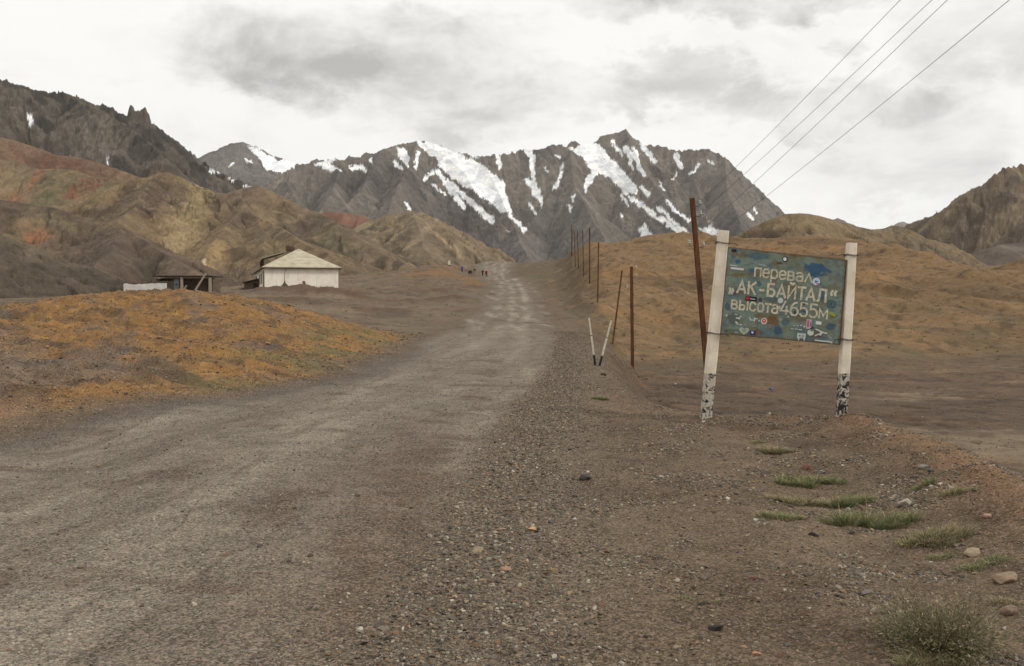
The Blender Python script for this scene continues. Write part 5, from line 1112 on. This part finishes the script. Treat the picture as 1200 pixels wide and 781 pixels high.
# ------------------------------------------------------------------ people far up the road
def skin_obj(name, joints, edges, mat, parent, sub=1):
    me = bpy.data.meshes.new(name); me.from_pydata([j[:3] for j in joints], edges, []); me.materials.append(mat)
    o = bpy.data.objects.new(name, me); COL.objects.link(o); o.parent = parent
    sk = o.modifiers.new('skin', 'SKIN'); sk.use_smooth_shade = True
    for i, j in enumerate(joints):
        v = me.skin_vertices[0].data[i]; r = j[3]; v.radius = (r[0], r[1]) if isinstance(r, tuple) else (r, r); v.use_root = (i == 0)
    s = o.modifiers.new('sub', 'SUBSURF'); s.levels = sub; s.render_levels = sub
    return o
skinm = plain('skin', (150, 108, 84), rough=.6, var=.05); 
def person(px, py, D, label, jacket, trousers, hat, pose='stand', rz=0.0, sc_=1.0):
    b = at(px, py, D); zb = gz(b[0], D); r = empty('person', (b[0], D, zb), rz); r.scale = (sc_,) * 3
    tag(r, label, 'person', None)
    mj = plain('jacket_cloth', jacket, var=.12, scale=20); mt = plain('trouser_cloth', trousers, var=.12, scale=20); mh = plain('hat_cloth', hat, var=.1, scale=20)
    if pose == 'stand': hip = (0, 0, .90); chest = (0, -.02, 1.32); neck = (0, -.02, 1.48); head = (0, -.04, 1.62); knee = [(-.11, -.05, .48), (.13, .04, .48)]; foot = [(-.12, .02, .07), (.15, .08, .07)]; elb = [(-.27, .03, 1.12), (.27, .03, 1.12)]; hand = [(-.28, -.08, .86), (.28, -.12, .9)]
    elif pose == 'walk': hip = (0, 0, .90); chest = (0, -.07, 1.31); neck = (0, -.10, 1.46); head = (0, -.14, 1.60); knee = [(-.10, -.20, .52), (.10, .10, .47)]; foot = [(-.10, -.24, .07), (.10, .36, .12)]; elb = [(-.27, .06, 1.10), (.27, -.12, 1.12)]; hand = [(-.24, .04, .84), (.22, -.30, .98)]
    elif pose == 'bend': hip = (0, .1, .84); chest = (0, -.24, 1.08); neck = (0, -.36, 1.14); head = (0, -.47, 1.16); knee = [(-.13, -.02, .46), (.13, .0, .46)]; foot = [(-.14, .06, .07), (.14, .06, .07)]; elb = [(-.22, -.34, .82), (.22, -.34, .82)]; hand = [(-.12, -.46, .56), (.12, -.46, .56)]
    else: hip = (0, .05, .34); chest = (0, -.14, .74); neck = (0, -.20, .88); head = (0, -.26, 1.01); knee = [(-.17, -.34, .52), (.17, -.34, .52)]; foot = [(-.15, -.22, .07), (.15, -.22, .07)]; elb = [(-.26, -.26, .58), (.26, -.26, .58)]; hand = [(-.12, -.44, .46), (.12, -.44, .46)]
    sh = [(chest[0] + s * .19, chest[1], chest[2] + .06) for s in (-1, 1)]; hp = [(s * .09, hip[1], hip[2] - .03) for s in (-1, 1)]
    toe = [(f[0], f[1] - .16, .05) for f in foot]
    fin = [(hx, hy - .02, hz - .10) for hx, hy, hz in hand]
    face = (head[0], head[1] - .03, head[2])
    J = [hip + ((.13, .10),), chest + ((.14, .10),), neck + (.055,), head + ((.085, .10),), (head[0], head[1] + .01, head[2] + .1, (.06, .075))]
    E = [(0, 1), (1, 2), (2, 3), (3, 4)]
    for i in (0, 1):
        n = len(J); J += [sh[i] + (.055,), elb[i] + (.042,), hand[i] + (.032,), fin[i] + (.026,)]; E += [(1, n), (n, n + 1), (n + 1, n + 2), (n + 2, n + 3)]
        n = len(J); J += [hp[i] + (.085,), knee[i] + (.058,), foot[i] + (.042,), toe[i] + (.036,)]; E += [(0, n), (n, n + 1), (n + 1, n + 2), (n + 2, n + 3)]
    skin_obj('body', J, E, skinm, r)
    J = [(hip[0], hip[1], hip[2] + .04, (.16, .125)), chest + ((.175, .135),), (neck[0], neck[1], neck[2] - .02, (.08, .075))]; E = [(0, 1), (1, 2)]
    for i in (0, 1):
        n = len(J); J += [sh[i] + (.078,), elb[i] + (.06,), hand[i] + (.048,)]; E += [(1, n), (n, n + 1), (n + 1, n + 2)]
    skin_obj('jacket', J, E, mj, r)
    J = [(hip[0], hip[1], hip[2] - .0, (.14, .115))]; E = []
    for i in (0, 1):
        n = len(J); J += [hp[i] + (.105,), knee[i] + (.078,), (foot[i][0], foot[i][1], foot[i][2] + .03, .062)]; E += [(0, n), (n, n + 1), (n + 1, n + 2)]
    skin_obj('trousers', J, E, mt, r)
    skin_obj('hat', [(head[0], head[1] + .015, head[2] + .035, (.098, .112)), (head[0], head[1] + .02, head[2] + .12, (.07, .08))], [(0, 1)], mh, r)
    return r
person(541.5, 320.5, 229, 'person in a bright blue jacket standing apart at the edge of the far road', (34, 74, 170), (30, 34, 52), (50, 80, 150), 'stand', .3)
person(549.5, 322, 228, 'person in black crouching by the far road, nearest the blue jacket', (28, 32, 44), (30, 30, 34), (30, 30, 34), 'crouch', .6)
person(552.2, 322.3, 227.5, 'person in dark green crouching at the far road, between two others in black', (32, 56, 52), (24, 26, 30), (28, 26, 28), 'crouch', -.5)
person(555.2, 321, 232, 'person in a dark blue-grey jacket bending over at the far road', (42, 48, 66), (120, 116, 104), (40, 36, 44), 'bend', 1.1)
person(565.6, 322, 228, 'person in a maroon and black outfit walking on the far road', (54, 26, 32), (24, 22, 26), (34, 28, 32), 'walk', .2, .94)
person(570.0, 323, 226, 'person in a red jacket and black trousers walking on the far road', (150, 26, 34), (26, 26, 32), (32, 34, 58), 'walk', -.2, 1.06)

# ------------------------------------------------------------------ stones
PHI = (1 + 5 ** .5) / 2
ICO_V = np.array([(-1, PHI, 0), (1, PHI, 0), (-1, -PHI, 0), (1, -PHI, 0), (0, -1, PHI), (0, 1, PHI), (0, -1, -PHI), (0, 1, -PHI), (PHI, 0, -1), (PHI, 0, 1), (-PHI, 0, -1), (-PHI, 0, 1)], float); ICO_V /= np.linalg.norm(ICO_V[0])
ICO_F = np.array([(0, 11, 5), (0, 5, 1), (0, 1, 7), (0, 7, 10), (0, 10, 11), (1, 5, 9), (5, 11, 4), (11, 10, 2), (10, 7, 6), (7, 1, 8), (3, 9, 4), (3, 4, 2), (3, 2, 6), (3, 6, 8), (3, 8, 9), (4, 9, 5), (2, 4, 11), (6, 2, 10), (8, 6, 7), (9, 8, 1)])
def subdivide(V, Fc):
    V = [tuple(v) for v in V]; idx = {}; out = []
    def mid(a, b):
        k = (min(a, b), max(a, b))
        if k not in idx:
            m = np.array(V[a]) + np.array(V[b]); m /= np.linalg.norm(m); idx[k] = len(V); V.append(tuple(m))
        return idx[k]
    for a, b, c in Fc:
        ab, bc, ca = mid(a, b), mid(b, c), mid(c, a); out += [(a, ab, ca), (b, bc, ab), (c, ca, bc), (ab, bc, ca)]
    return np.array(V), np.array(out)
rs = np.random.RandomState(7)
PAL = [((112, 100, 88), 5), ((102, 92, 82), 5), ((126, 112, 96), 4), ((92, 80, 74), 4), ((140, 118, 92), 2.5), ((136, 108, 80), .6), ((90, 83, 76), 3), ((152, 144, 132), 2), ((120, 88, 66), 2), ((154, 146, 134), .6), ((66, 58, 50), 1.5)]
PW = np.array([q[1] for q in PAL], float); PW /= PW.sum(); PC = np.array([tl(q[0], .95, .85) for q in PAL])
def scatter(X, Y, S, flat=.55, pal=None, sink=.25, jit=.28, V0=ICO_V, F0=ICO_F, cuts=0):
    n = len(X); z = np.empty(n)
    for i in range(0, n, 100000): z[i:i + 100000] = ground(X[i:i + 100000], Y[i:i + 100000])
    m = len(V0); J = V0[None] * (1 + rs.uniform(-jit, jit, (n, m, 1))) + rs.uniform(-jit, jit, (n, m, 3)) * .35
    for _ in range(cuts):
        q = rs.normal(0, 1, (n, 3)); q /= np.linalg.norm(q, axis=1)[:, None]; dd = np.einsum('nmi,ni->nm', J, q); J = J - np.maximum(dd - rs.uniform(.35, .75, (n, 1)), 0)[..., None] * q[:, None, :]
    J = J * np.stack([np.ones(n), rs.uniform(.55, .95, n), rs.uniform(.35, .75, n) * flat / .55], 1)[:, None, :]
    tl = rs.uniform(-.3, .3, n)[:, None]; zz_ = J[:, :, 2] + J[:, :, 0] * tl
    a = rs.uniform(0, 2 * math.pi, n)[:, None]; x = J[:, :, 0] * np.cos(a) - J[:, :, 1] * np.sin(a); y = J[:, :, 0] * np.sin(a) + J[:, :, 1] * np.cos(a)
    s = (S / 2)[:, None]
    V = np.stack([X[:, None] + x * s, Y[:, None] + y * s, z[:, None] + zz_ * s + (S * .5 * flat * (.5 - sink))[:, None]], -1).reshape(-1, 3)
    Fc = (F0[None] + (np.arange(n) * m)[:, None, None]).reshape(-1, 3)
    p = PW if pal is None else pal
    c = PC[rs.choice(len(PAL), n, p=p)] * rs.uniform(.6, 1.25, (n, 1)); c = np.repeat(c, m, 0)
    return V, Fc, c
OCT_V = np.array([(1, 0, 0), (-1, 0, 0), (0, 1, 0), (0, -1, 0), (0, 0, 1), (0, 0, -1)], float); OCT_F = np.array([(0, 2, 4), (2, 1, 4), (1, 3, 4), (3, 0, 4), (2, 0, 5), (1, 2, 5), (3, 1, 5), (0, 3, 5)])
def gravel():
    bands = [(2.8, 4), (4, 5.5), (5.5, 7.5), (7.5, 10), (10, 14), (14, 20), (20, 30), (30, 46)]
    XS, YS, SS = [], [], []
    for a, b in bands:
        smin = max(.006, 1.0 * (a * .5 + b * .5) / 996); area = .55 * (b * b - a * a) * 1.05; n = int(min(area * 4200 * (.01 / smin) ** 1.9, 260000))
        Y = np.sqrt(rs.uniform(a * a, b * b, n)); X = Y * rs.uniform(-.54, .54, n); S = smin * (rs.uniform(0, 1, n) + 1e-4) ** (-1 / 2.0); S = np.where(S > .03, .03 + (S - .03) * .5, S); S = np.minimum(S, rs.uniform(.04, .075, n))
        XL, XR, XE, XW = (interp(Y, t_) for t_ in (XL_T, XR_T, XE_T, XW_T))
        road = (X > XL) & (X < XR - .1); cl = fbm(X * .9, Y * .9, 4, 301); cl2 = fbm(X * 3, Y * 3, 2, 302)
        p = np.where(road, .03 + .07 * (cl > .15), .05 + .5 * ss(cl + cl2 * .25, .0, .3))
        p = np.maximum(p, 1.0 * np.exp(-((X - XR - .35 - .25 * cl) / .5) ** 2))
        right = (X > XE - 2.6) & (X < XE + 1.0) & (Y < 14); p = np.where(right, np.maximum(p, .06 + .94 * ss(cl + cl2 * .4, .0, .3)), p)
        p = np.where((X > XE + 1) , .015 + .10 * ss(cl, .15, .4), p); p = np.where(X < XL, .10 + .3 * ss(cl, 0, .3), p)
        p = np.where(road & (S > .03), p * .3, p); p = np.where((~right) & (S > .045), p * .22, p); p = np.where(right & (S > .045), p * .5, p)
        k = rs.uniform(0, 1, n) < p; XS.append(X[k]); YS.append(Y[k]); SS.append(S[k])
    X, Y, S = np.concatenate(XS), np.concatenate(YS), np.concatenate(SS)
    big = S > .028; tiny = S < np.maximum(.011, 2.6 * Y / 996)
    V, Fc, c = scatter(X[~big & ~tiny], Y[~big & ~tiny], S[~big & ~tiny], cuts=3)
    Vt, Ft, ct = scatter(X[tiny & ~big], Y[tiny & ~big], S[tiny & ~big], V0=OCT_V, F0=OCT_F, jit=.3)
    V0, F0 = subdivide(ICO_V, ICO_F); V2, F2, c2 = scatter(X[big], Y[big], S[big], V0=V0, F0=F0, jit=.10, cuts=7)
    me = np_mesh('gravel', np.vstack([V, V2, Vt]), np.vstack([Fc, F2 + len(V), Ft + len(V) + len(V2)]), np.vstack([c, c2, ct]), smooth=False)
    o = link('gravel', me, M_stone); tag(o, 'loose grey and brown stones strewn over road edge and shoulder', 'gravel', kind='stuff')
    print('stones', len(X), 'big', big.sum())
gravel()
def ochre_clods():
    n = 9000; Y = np.exp(rs.uniform(math.log(14), math.log(46), n)); X = Y * rs.uniform(-.60, -.02, n); XL = interp(Y, XL_T)
    cl = fbm(X * .5, Y * .5, 4, 311); k = (X < XL - .2) & (rs.uniform(0, 1, n) < .2 + .9 * ss(cl, -.1, .3)); X, Y = X[k], Y[k]
    S = np.maximum(.02, 1.4 * Y / 996) * rs.uniform(0.01, 1, len(X)) ** (-1 / 3.0); S = np.minimum(S, .22)
    V, Fc, c = scatter(X, Y, S, flat=.5)
    cc = np.array([tl(q, 1.0, .72) for q in ((166, 120, 56), (140, 98, 50), (104, 76, 48), (162, 128, 72), (112, 96, 80), (92, 74, 60))]); c = np.repeat(cc[rs.choice(6, len(X))] * rs.uniform(.8, 1.15, (len(X), 1)), 12, 0)
    me = np_mesh('ochre_clods', V, Fc, c * .74, smooth=False); o = link('ochre_clods', me, M_stone); tag(o, 'crumbled ochre clods and stones covering the roadside mound', 'earth clods', kind='stuff')
ochre_clods()
ICO2 = subdivide(ICO_V, ICO_F); ICO3 = subdivide(*ICO2)
def rock(px, py, wpx, rgb, label, flat=.6, asp=.75, seed=0, group='larger stones among the gravel'):
    # distance from the ground under this pixel
    D = 4.0
    for _ in range(40):
        x = (px - 600) / F * D; z = gz(x, D); ry = proj(x, D, z)[1]; D *= (1 + (ry - py) / 900.0)
    x = (px - 600) / F * D; z = gz(x, D); s = wpx / F * D; rr = np.random.RandomState(seed + int(px * 7 + py)); V0, F0 = ICO3
    V = V0 * (1 + .0); cut = rr.normal(0, 1, (9, 3)); cut /= np.linalg.norm(cut, axis=1)[:, None]
    for q in cut:
        dd = V @ q; lim = rr.uniform(.42, .78); V = V - np.outer(np.maximum(dd - lim, 0), q)
    V = V + fbm(V[:, 0] * 3 + seed, V[:, 1] * 3 + V[:, 2] * 2, 3, seed)[:, None] * V * .12
    V = V * np.array([s / 2, s / 2 * asp, s / 2 * flat]) * 1.12
    a = rr.uniform(-.5, .5); V = np.stack([V[:, 0] * math.cos(a) - V[:, 1] * math.sin(a), V[:, 0] * math.sin(a) + V[:, 1] * math.cos(a), V[:, 2] + s * flat * .14], 1)
    c = np.tile(tl(rgb, 1.0, .6), (len(V), 1)) * (1 + fbm(V0[:, 0] * 4, V0[:, 1] * 4 + V0[:, 2] * 3, 3, seed + 9) * .35)[:, None]
    me = np_mesh('rock', V, F0, c, smooth=False); o = link('rock', me, M_stone); o.location = (x, D, z); tag(o, label, 'rock', group)
for i, a in enumerate([
    (942, 608, 13, (158, 112, 82), 'pinkish tan stone beside the green clumps, just left of the longest clump'),
    (1063, 592, 19, (150, 138, 122), 'pale flat stone with a shaded underside, alone on bare earth behind the clumps'),
    (948, 550, 15, (122, 74, 60), 'brick-red stone at the farther clumps'),
    (964, 555, 12, (112, 112, 114), 'bluish grey stone touching the brick-red one'),
    (885, 679, 10, (92, 48, 38), 'small dark red stone on bare brown earth'),
    (1145, 651, 22, (158, 132, 98), 'tan flat slab between the clumps near the right-hand berm'),
    (1182, 681, 36, (134, 106, 74), 'ochre boulder half sunk in the ground at the right edge'),
    (1187, 717, 26, (124, 92, 72), 'angular orange-brown rock at the right edge, above the big bush'),
    (1091, 638, 20, (104, 78, 76), 'dull maroon stone at the foot of the widest green clump'),
    (843, 738, 20, (52, 44, 44), 'dark flat stone lying alone low in the foreground'),
    (824, 709, 12, (56, 46, 44), 'small dark stone beside the faint green tuft'),
    (890, 767, 10, (176, 108, 54), 'bright orange pebble low in the foreground'),
    (956, 628, 12, (62, 56, 58), 'charcoal stone in front of the clumps'),
    (625, 621, 12, (182, 128, 60), 'bright yellow-orange pebble in the middle of the shoulder'),
    (559, 647, 15, (150, 126, 88), 'tan stone in the loose gravel strip along the road'),
    (591, 669, 16, (150, 106, 72), 'long orange-tan stone by the gravel strip'),
    (686, 562, 16, (64, 58, 56), 'dark stone on the shoulder in line with the striped stakes'),
    (1086, 549, 14, (120, 112, 106), 'grey stone on top of the berm, largest of its cluster'),
    (1094, 553, 11, (86, 80, 80), 'dark grey stone on the berm, next to a paler one'),
    (1160, 606, 14, (146, 106, 76), 'tan-orange stone on the berm edge'),
    (707, 438.5, 7, (52, 40, 36), 'dark brown block at the feet of the two stakes'),
    (1020, 697, 14, (108, 100, 98), 'grey angular stone on bare earth left of the big bush'),
    (985, 690, 13, (122, 104, 88), 'light brown stone in the stony strip behind the big bush'),
    (1172, 768, 16, (112, 96, 84), 'brown stone in the corner beside the big bush')]):
    rock(*a[:5], seed=i)

# ------------------------------------------------------------------ plants
def ground_hit(px, py):
    D = 4.0
    for _ in range(60):
        x = (px - 600) / F * D; z = gz(x, D); ry = proj(x, D, z)[1]; D *= (1 + (ry - py) / 900.0)
    return (px - 600) / F * D, D, gz((px - 600) / F * D, D)
def blades(n, rx, ry, h, cols_, wb, rnd, twig=False, spread=1.0):
    """tapered curved blades rooted over an ellipse, leaning outward; returns verts, tris, colours"""
    V = np.empty((n, 5, 3)); a = rnd.uniform(0, 2 * math.pi, n); r = np.sqrt(rnd.uniform(0, 1, n)) * .8
    bx, by = np.cos(a) * r * rx, np.sin(a) * r * ry
    la = a + rnd.normal(0, .5, n); lean = (r * .9 + rnd.uniform(0, .35, n)) * spread; H = h * rnd.uniform(.45, 1.05, n) * np.sqrt(np.clip(1.08 - r * r * .75, .2, 1))
    dx_, dy_ = np.cos(la) * lean * H, np.sin(la) * lean * H
    fa = rnd.uniform(0, 2 * math.pi, n); wx, wy = np.cos(fa) * wb / 2, np.sin(fa) * wb / 2
    lift = np.stack([bx, by, np.zeros(n)], 1)
    m = lift + np.stack([dx_ * .4, dy_ * .4, H * .58], 1); t = lift + np.stack([dx_ * 1.05, dy_ * 1.05, H * np.clip(1 - lean * .3, .45, 1)], 1)
    w3 = np.stack([wx, wy, np.zeros(n)], 1)
    V[:, 0] = lift - w3; V[:, 1] = lift + w3; V[:, 2] = m - w3 * .8; V[:, 3] = m + w3 * .8; V[:, 4] = t
    Fc = (np.array([(0, 1, 3), (0, 3, 2), (2, 3, 4)])[None] + (np.arange(n) * 5)[:, None, None]).reshape(-1, 3)
    c = np.array([lin(q, 1.15) for q in cols_])[rnd.choice(len(cols_), n)] * rnd.uniform(.75, 1.25, (n, 1))
    return V.reshape(-1, 3), Fc, np.repeat(c, 5, 0), m, t
def plant(name, px, py, wpx, hpx, label, cols_, dens=1.0, group=None, bushy=False, seed=1, lobes=None):
    x, D, z = ground_hit(px, py); rnd = np.random.RandomState(seed); w_ = wpx / F * D * 1.12; h_ = hpx / F * D * (1.15 if not bushy else 1)
    root = empty(name, (x, D, z)); tag(root, label, 'bush' if bushy else 'grass clump', group)
    VS, FS, CS = [], [], []; off = 0; k = 0
    lobes = lobes or max(3, int(wpx / 8)); rr = random.Random(seed)
    lobes = max(2, int(w_ / .055)) if wpx > 25 else lobes
    for i in range(lobes):
        fx = (i + rr.uniform(.1, .9)) / lobes; cx = -w_ * .46 + w_ * .92 * fx; cy = rr.uniform(-.1, .30) * w_ * math.sqrt(max(.1, 1 - (2 * fx - 1) ** 2))
        lw = min(w_ * .5, rr.uniform(.045, .12)); lh = h_ * rr.uniform(.35, 1.0) * (1 - .3 * abs(2 * fx - 1))
        n = int(dens * 1500 * lw) + 25
        V, Fc, c, m, t = blades(n, lw, lw, lh, cols_, .0030, rnd, spread=1.25)
        gzz = ground(x + cx + V[:, 0], D + cy + V[:, 1]) - z; V = V + np.stack([np.full(len(V), cx), np.full(len(V), cy), gzz - .01], 1)
        VS.append(V); FS.append(Fc + off); CS.append(c); off += len(V)
        n2_ = max(3, n // 8); V, Fc, c, m, t = blades(n2_, lw, lw, lh * 1.3, [(168, 148, 112), (140, 120, 92)], .0024, rnd, spread=1.5)
        gzz = ground(x + cx + V[:, 0], D + cy + V[:, 1]) - z; V = V + np.stack([np.full(len(V), cx), np.full(len(V), cy), gzz - .01], 1)
        VS.append(V); FS.append(Fc + off); CS.append(c); off += len(V)
    me = np_mesh(name + '_foliage', np.vstack(VS), np.vstack(FS), np.vstack(CS)); link('foliage', me, M_leaf, root)
    return root
GR = [(98, 108, 68), (110, 116, 76), (84, 98, 60), (124, 124, 88), (112, 108, 76), (78, 92, 56)]
GR2 = [(118, 114, 84), (132, 122, 94), (104, 106, 74), (144, 130, 104), (94, 96, 66)]
clumps = [(915, 531, 34, 12, 'bright green tuft farthest up, between the sign posts in front'), (893, 519, 20, 6, 'tiny flat green tuft nearest the sign'),
    (950, 569, 76, 16, 'wide low green clump beside the brick-red stone'), (940, 593, 66, 20, 'green clump just in front of the wide low one, behind the pinkish tan stone'),
    (1003, 593, 44, 20, 'olive tuft between the nearer and farther clumps'), (1027, 619, 98, 27, 'longest grey-green clump, in the middle of the patch'),
    (1101, 637, 78, 24, 'yellow-green clump at the end of the patch, above the maroon stone'), (916, 608, 40, 15, 'small green tuft left of the pinkish tan stone'),
    (1083, 571, 28, 15, 'green tuft on the berm below the cluster of grey stones'), (1124, 579, 34, 13, 'olive tuft on the berm edge, outermost of the two there'),
    (1105, 655, 22, 8, 'small thin tuft in the stones below the yellow-green clump'), (1158, 664, 52, 11, 'sparse green growth beside the ochre boulder'),
    (1181, 707, 20, 12, 'dark green tuft behind the angular orange-brown rock'), (858, 705, 28, 9, 'faint green tuft on bare earth in the shoulder'),
    (808, 703, 26, 8, 'very faint flat green tuft next to the small dark stone'), (867, 564, 12, 5, 'tiny isolated green tuft on the shoulder'), (707, 469, 14, 8, 'little green-yellow tuft below the striped stakes')]
for i, (px, py, w_, h_, lab) in enumerate(clumps):
    plant('grass_clump', px, py, w_, h_, lab, GR if i % 3 else GR2, dens=1.6, group='low green clumps on the shoulder and berm', seed=20 + i)
def bush():
    x, D, z = ground_hit(1106, 762); rnd = np.random.RandomState(5); root = empty('dry_bush', (x, D, z)); tag(root, 'big grey-green twiggy bush low in the right-hand foreground', 'bush')
    W_, H_ = 146 / F * D, 62 / F * D
    # woody twigs
    n = 1300; a = rnd.uniform(0, 2 * math.pi, n); lean = rnd.uniform(.1, 1.0, n) ** .8; L = W_ * .5 * np.clip(rnd.normal(.86, .2, n) * (1 + .22 * np.sin(a * 3 + 1) + .12 * np.sin(a * 7)), .35, 1.3)
    el = (1 - lean) * math.pi / 2 * .95 + .12; br = rnd.uniform(0, .16, n) * W_
    b = np.stack([np.cos(a) * br, np.sin(a) * br * .8, np.zeros(n)], 1); d = np.stack([np.cos(a) * np.cos(el), np.sin(a) * np.cos(el) * .85, np.sin(el) * H_ / (W_ * .5) * .98], 1)
    w = .0032; VS, FS, CS = [], [], []; off = 0
    K = 5; pts = []
    j1 = rnd.normal(0, .035, (n, K, 3)) * L[:, None, None]
    for k in range(K):
        t = k / (K - 1); p = b + d * (L * t)[:, None] + j1[:, k] * t; p[:, 2] += .02 * t * (1 - t); pts.append(p)
    fa = rnd.uniform(0, 2 * math.pi, n); side = np.stack([np.cos(fa), np.sin(fa), rnd.uniform(-.3, .3, n)], 1) * w / 2
    V = np.stack([q for k, p in enumerate(pts) for q in (p - side * (1.1 - .2 * k), p + side * (1.1 - .2 * k))], 1); m = 2 * K
    Fc = (np.array([(2 * k, 2 * k + 1, 2 * k + 3) for k in range(K - 1)] + [(2 * k, 2 * k + 3, 2 * k + 2) for k in range(K - 1)])[None] + (np.arange(n) * m)[:, None, None]).reshape(-1, 3)
    tc = np.array([lin(q, 1.0) for q in ((128, 112, 88), (104, 88, 68), (140, 128, 104), (92, 80, 62))])[rnd.choice(4, n)]
    me = np_mesh('twigs', V.reshape(-1, 3), Fc, np.repeat(tc, m, 0)); link('twigs', me, M_leaf, root)
    # small narrow leaves along the outer part of each twig
    per = 9; tt = rnd.uniform(.22, 1.05, (n, per)); base = b[:, None] + d[:, None] * (L[:, None] * tt)[..., None] + (j1[:, 2][:, None] * tt[..., None]) + rnd.normal(0, .006, (n, per, 3)); base = base.reshape(-1, 3); base[:, 2] = np.maximum(base[:, 2], .004)
    N_ = len(base); dl = np.repeat(d, per, 0) + rnd.normal(0, .55, (N_, 3)); dl /= np.linalg.norm(dl, axis=1)[:, None]; ll = rnd.uniform(.012, .028, (N_, 1)); sd2 = np.cross(dl, rnd.normal(0, 1, (N_, 3))); sd2 /= np.linalg.norm(sd2, axis=1)[:, None]; sd2 *= .0022
    V = np.stack([base - sd2 * .4, base + dl * ll * .5 - sd2, base + dl * ll, base + dl * ll * .5 + sd2], 1)
    Fc = (np.array([(0, 1, 2, 3)])[None] + (np.arange(N_) * 4)[:, None, None]).reshape(-1, 4)
    lc = np.array([lin(q, 1.0) for q in ((118, 114, 82), (100, 102, 72), (138, 128, 98), (88, 92, 62), (148, 134, 110), (108, 110, 78))])[rnd.choice(6, N_)] * rnd.uniform(.8, 1.2, (N_, 1))
    me = np_mesh('leaves', V.reshape(-1, 3), Fc, np.repeat(lc, 4, 0)); link('leaves', me, M_leaf, root)
bush()
plant('grass_clump', 1103, 783, 84, 24, 'grey-green tuft at the bottom edge, in front of the big bush', GR2, dens=2.0, group='low green clumps on the shoulder and berm', seed=77)
def dry_cover():
    """low cushion plants of the slopes, too many to count"""
    n = 60000; Y = np.exp(rs.uniform(math.log(15), math.log(190), n)); X = Y * rs.uniform(-.54, .54, n); XL, XR, XE = (interp(Y, t_) for t_ in (XL_T, XR_T, XE_T))
    cl = fbm(X * .35, Y * .35, 4, 321); _, mk = ground(X, Y, True)
    pr = .55 * mk['hill'] * (.25 + ss(cl, -.1, .3)) + .5 * mk['mound'] * (.3 + ss(cl, -.1, .3)) + .9 * np.exp(-((X - XE - 1.9) / .8) ** 2) * ss(Y, 17, 20) * (1 - ss(Y, 44, 50)) * (cl > -.1) + .25 * ((X < XL) & (Y > 40)) * ss(cl, 0, .3) + .5 * mk['mound'] * ss(X, -7, -4) + .5 * (X > interp(Y, XR_T) + .5) * (1 - mk['hill']) * ss(Y, 34, 60) * ss(cl, -.1, .3)
    k = rs.uniform(0, 1, n) < pr * .42; X, Y = X[k], Y[k]; n = len(X); S = np.clip(rs.uniform(.05, .16, n) * np.clip(Y / 45, .6, 1.6), .05, .3)
    z = ground(X, Y); m = 7; a = rs.uniform(0, 2 * math.pi, (n, m)); r = rs.uniform(.1, .5, (n, m)) * S[:, None]; bx = X[:, None] + np.cos(a) * r; by = Y[:, None] + np.sin(a) * r
    hh = S[:, None] * rs.uniform(.25, .55, (n, m)); fa = rs.uniform(0, 2 * math.pi, (n, m)); wv = S[:, None] * .14
    P0 = np.stack([bx - np.cos(fa) * wv, by - np.sin(fa) * wv, z[:, None] - .01 + 0 * bx], -1); P1_ = np.stack([bx + np.cos(fa) * wv, by + np.sin(fa) * wv, z[:, None] - .01 + 0 * bx], -1); P2_ = np.stack([bx + np.cos(a) * r * .6, by + np.sin(a) * r * .6, z[:, None] + hh], -1)
    V = np.stack([P0, P1_, P2_], 2).reshape(-1, 3); Fc = np.arange(len(V)).reshape(-1, 3)
    cc = np.array([lin(q, .8) for q in ((132, 108, 72), (112, 92, 64), (98, 90, 62), (146, 120, 76), (86, 76, 54), (84, 84, 54))]); c = np.repeat(cc[rs.choice(6, n, p=[.24, .22, .16, .12, .16, .10])] * rs.uniform(.8, 1.2, (n, 1)), 3 * m, 0)
    me = np_mesh('dry_ground_cover', V, Fc, c); o = link('dry_ground_cover', me, M_leaf); tag(o, 'sparse ochre and olive cushion plants dotted over the slopes', 'ground cover', kind='stuff')
    print('cover', n)
dry_cover()
# scraps of litter on the dug lot
def litter(px, py, wpx, rgb, label):
    x, D, z = None, None, None
    D = 30.0
    for _ in range(60):
        xx = (px - 600) / F * D; zz_ = gz(xx, D); D *= (1 + (proj(xx, D, zz_)[1] - py) / 500.0); D = min(max(D, 16), 60)
    xx = (px - 600) / F * D; s = wpx / F * D; rr = random.Random(int(px)); mb = MB()
    vs = [(s * (i / 4 - .5), s * .5 * (j / 3 - .5), .03 + rr.uniform(0, .09) * (1 + s)) for j in range(4) for i in range(5)]
    vs2 = [(a, b, c - .01) for a, b, c in vs]
    mb.add(vs + vs2, [(j * 5 + i, j * 5 + i + 1, j * 5 + i + 6, j * 5 + i + 5) for j in range(3) for i in range(4)] + [(20 + j * 5 + i + 5, 20 + j * 5 + i + 6, 20 + j * 5 + i + 1, 20 + j * 5 + i) for j in range(3) for i in range(4)])
    o = mb.build('litter_scrap', plain('crumpled_plastic', rgb, rough=.4, var=.1, scale=20)); o.location = (xx, D, gz(xx, D)); tag(o, label, 'litter')
litter(904.5, 459, 6, (70, 100, 150), 'small crumpled blue scrap on the dug lot between the sign posts')
litter(902, 488, 4, (190, 184, 176), 'small crumpled pale scrap on the lot, nearer than the blue one')
litter(791, 452, 4, (176, 168, 158), 'small crumpled pale scrap on the lot beside the leaning pole')
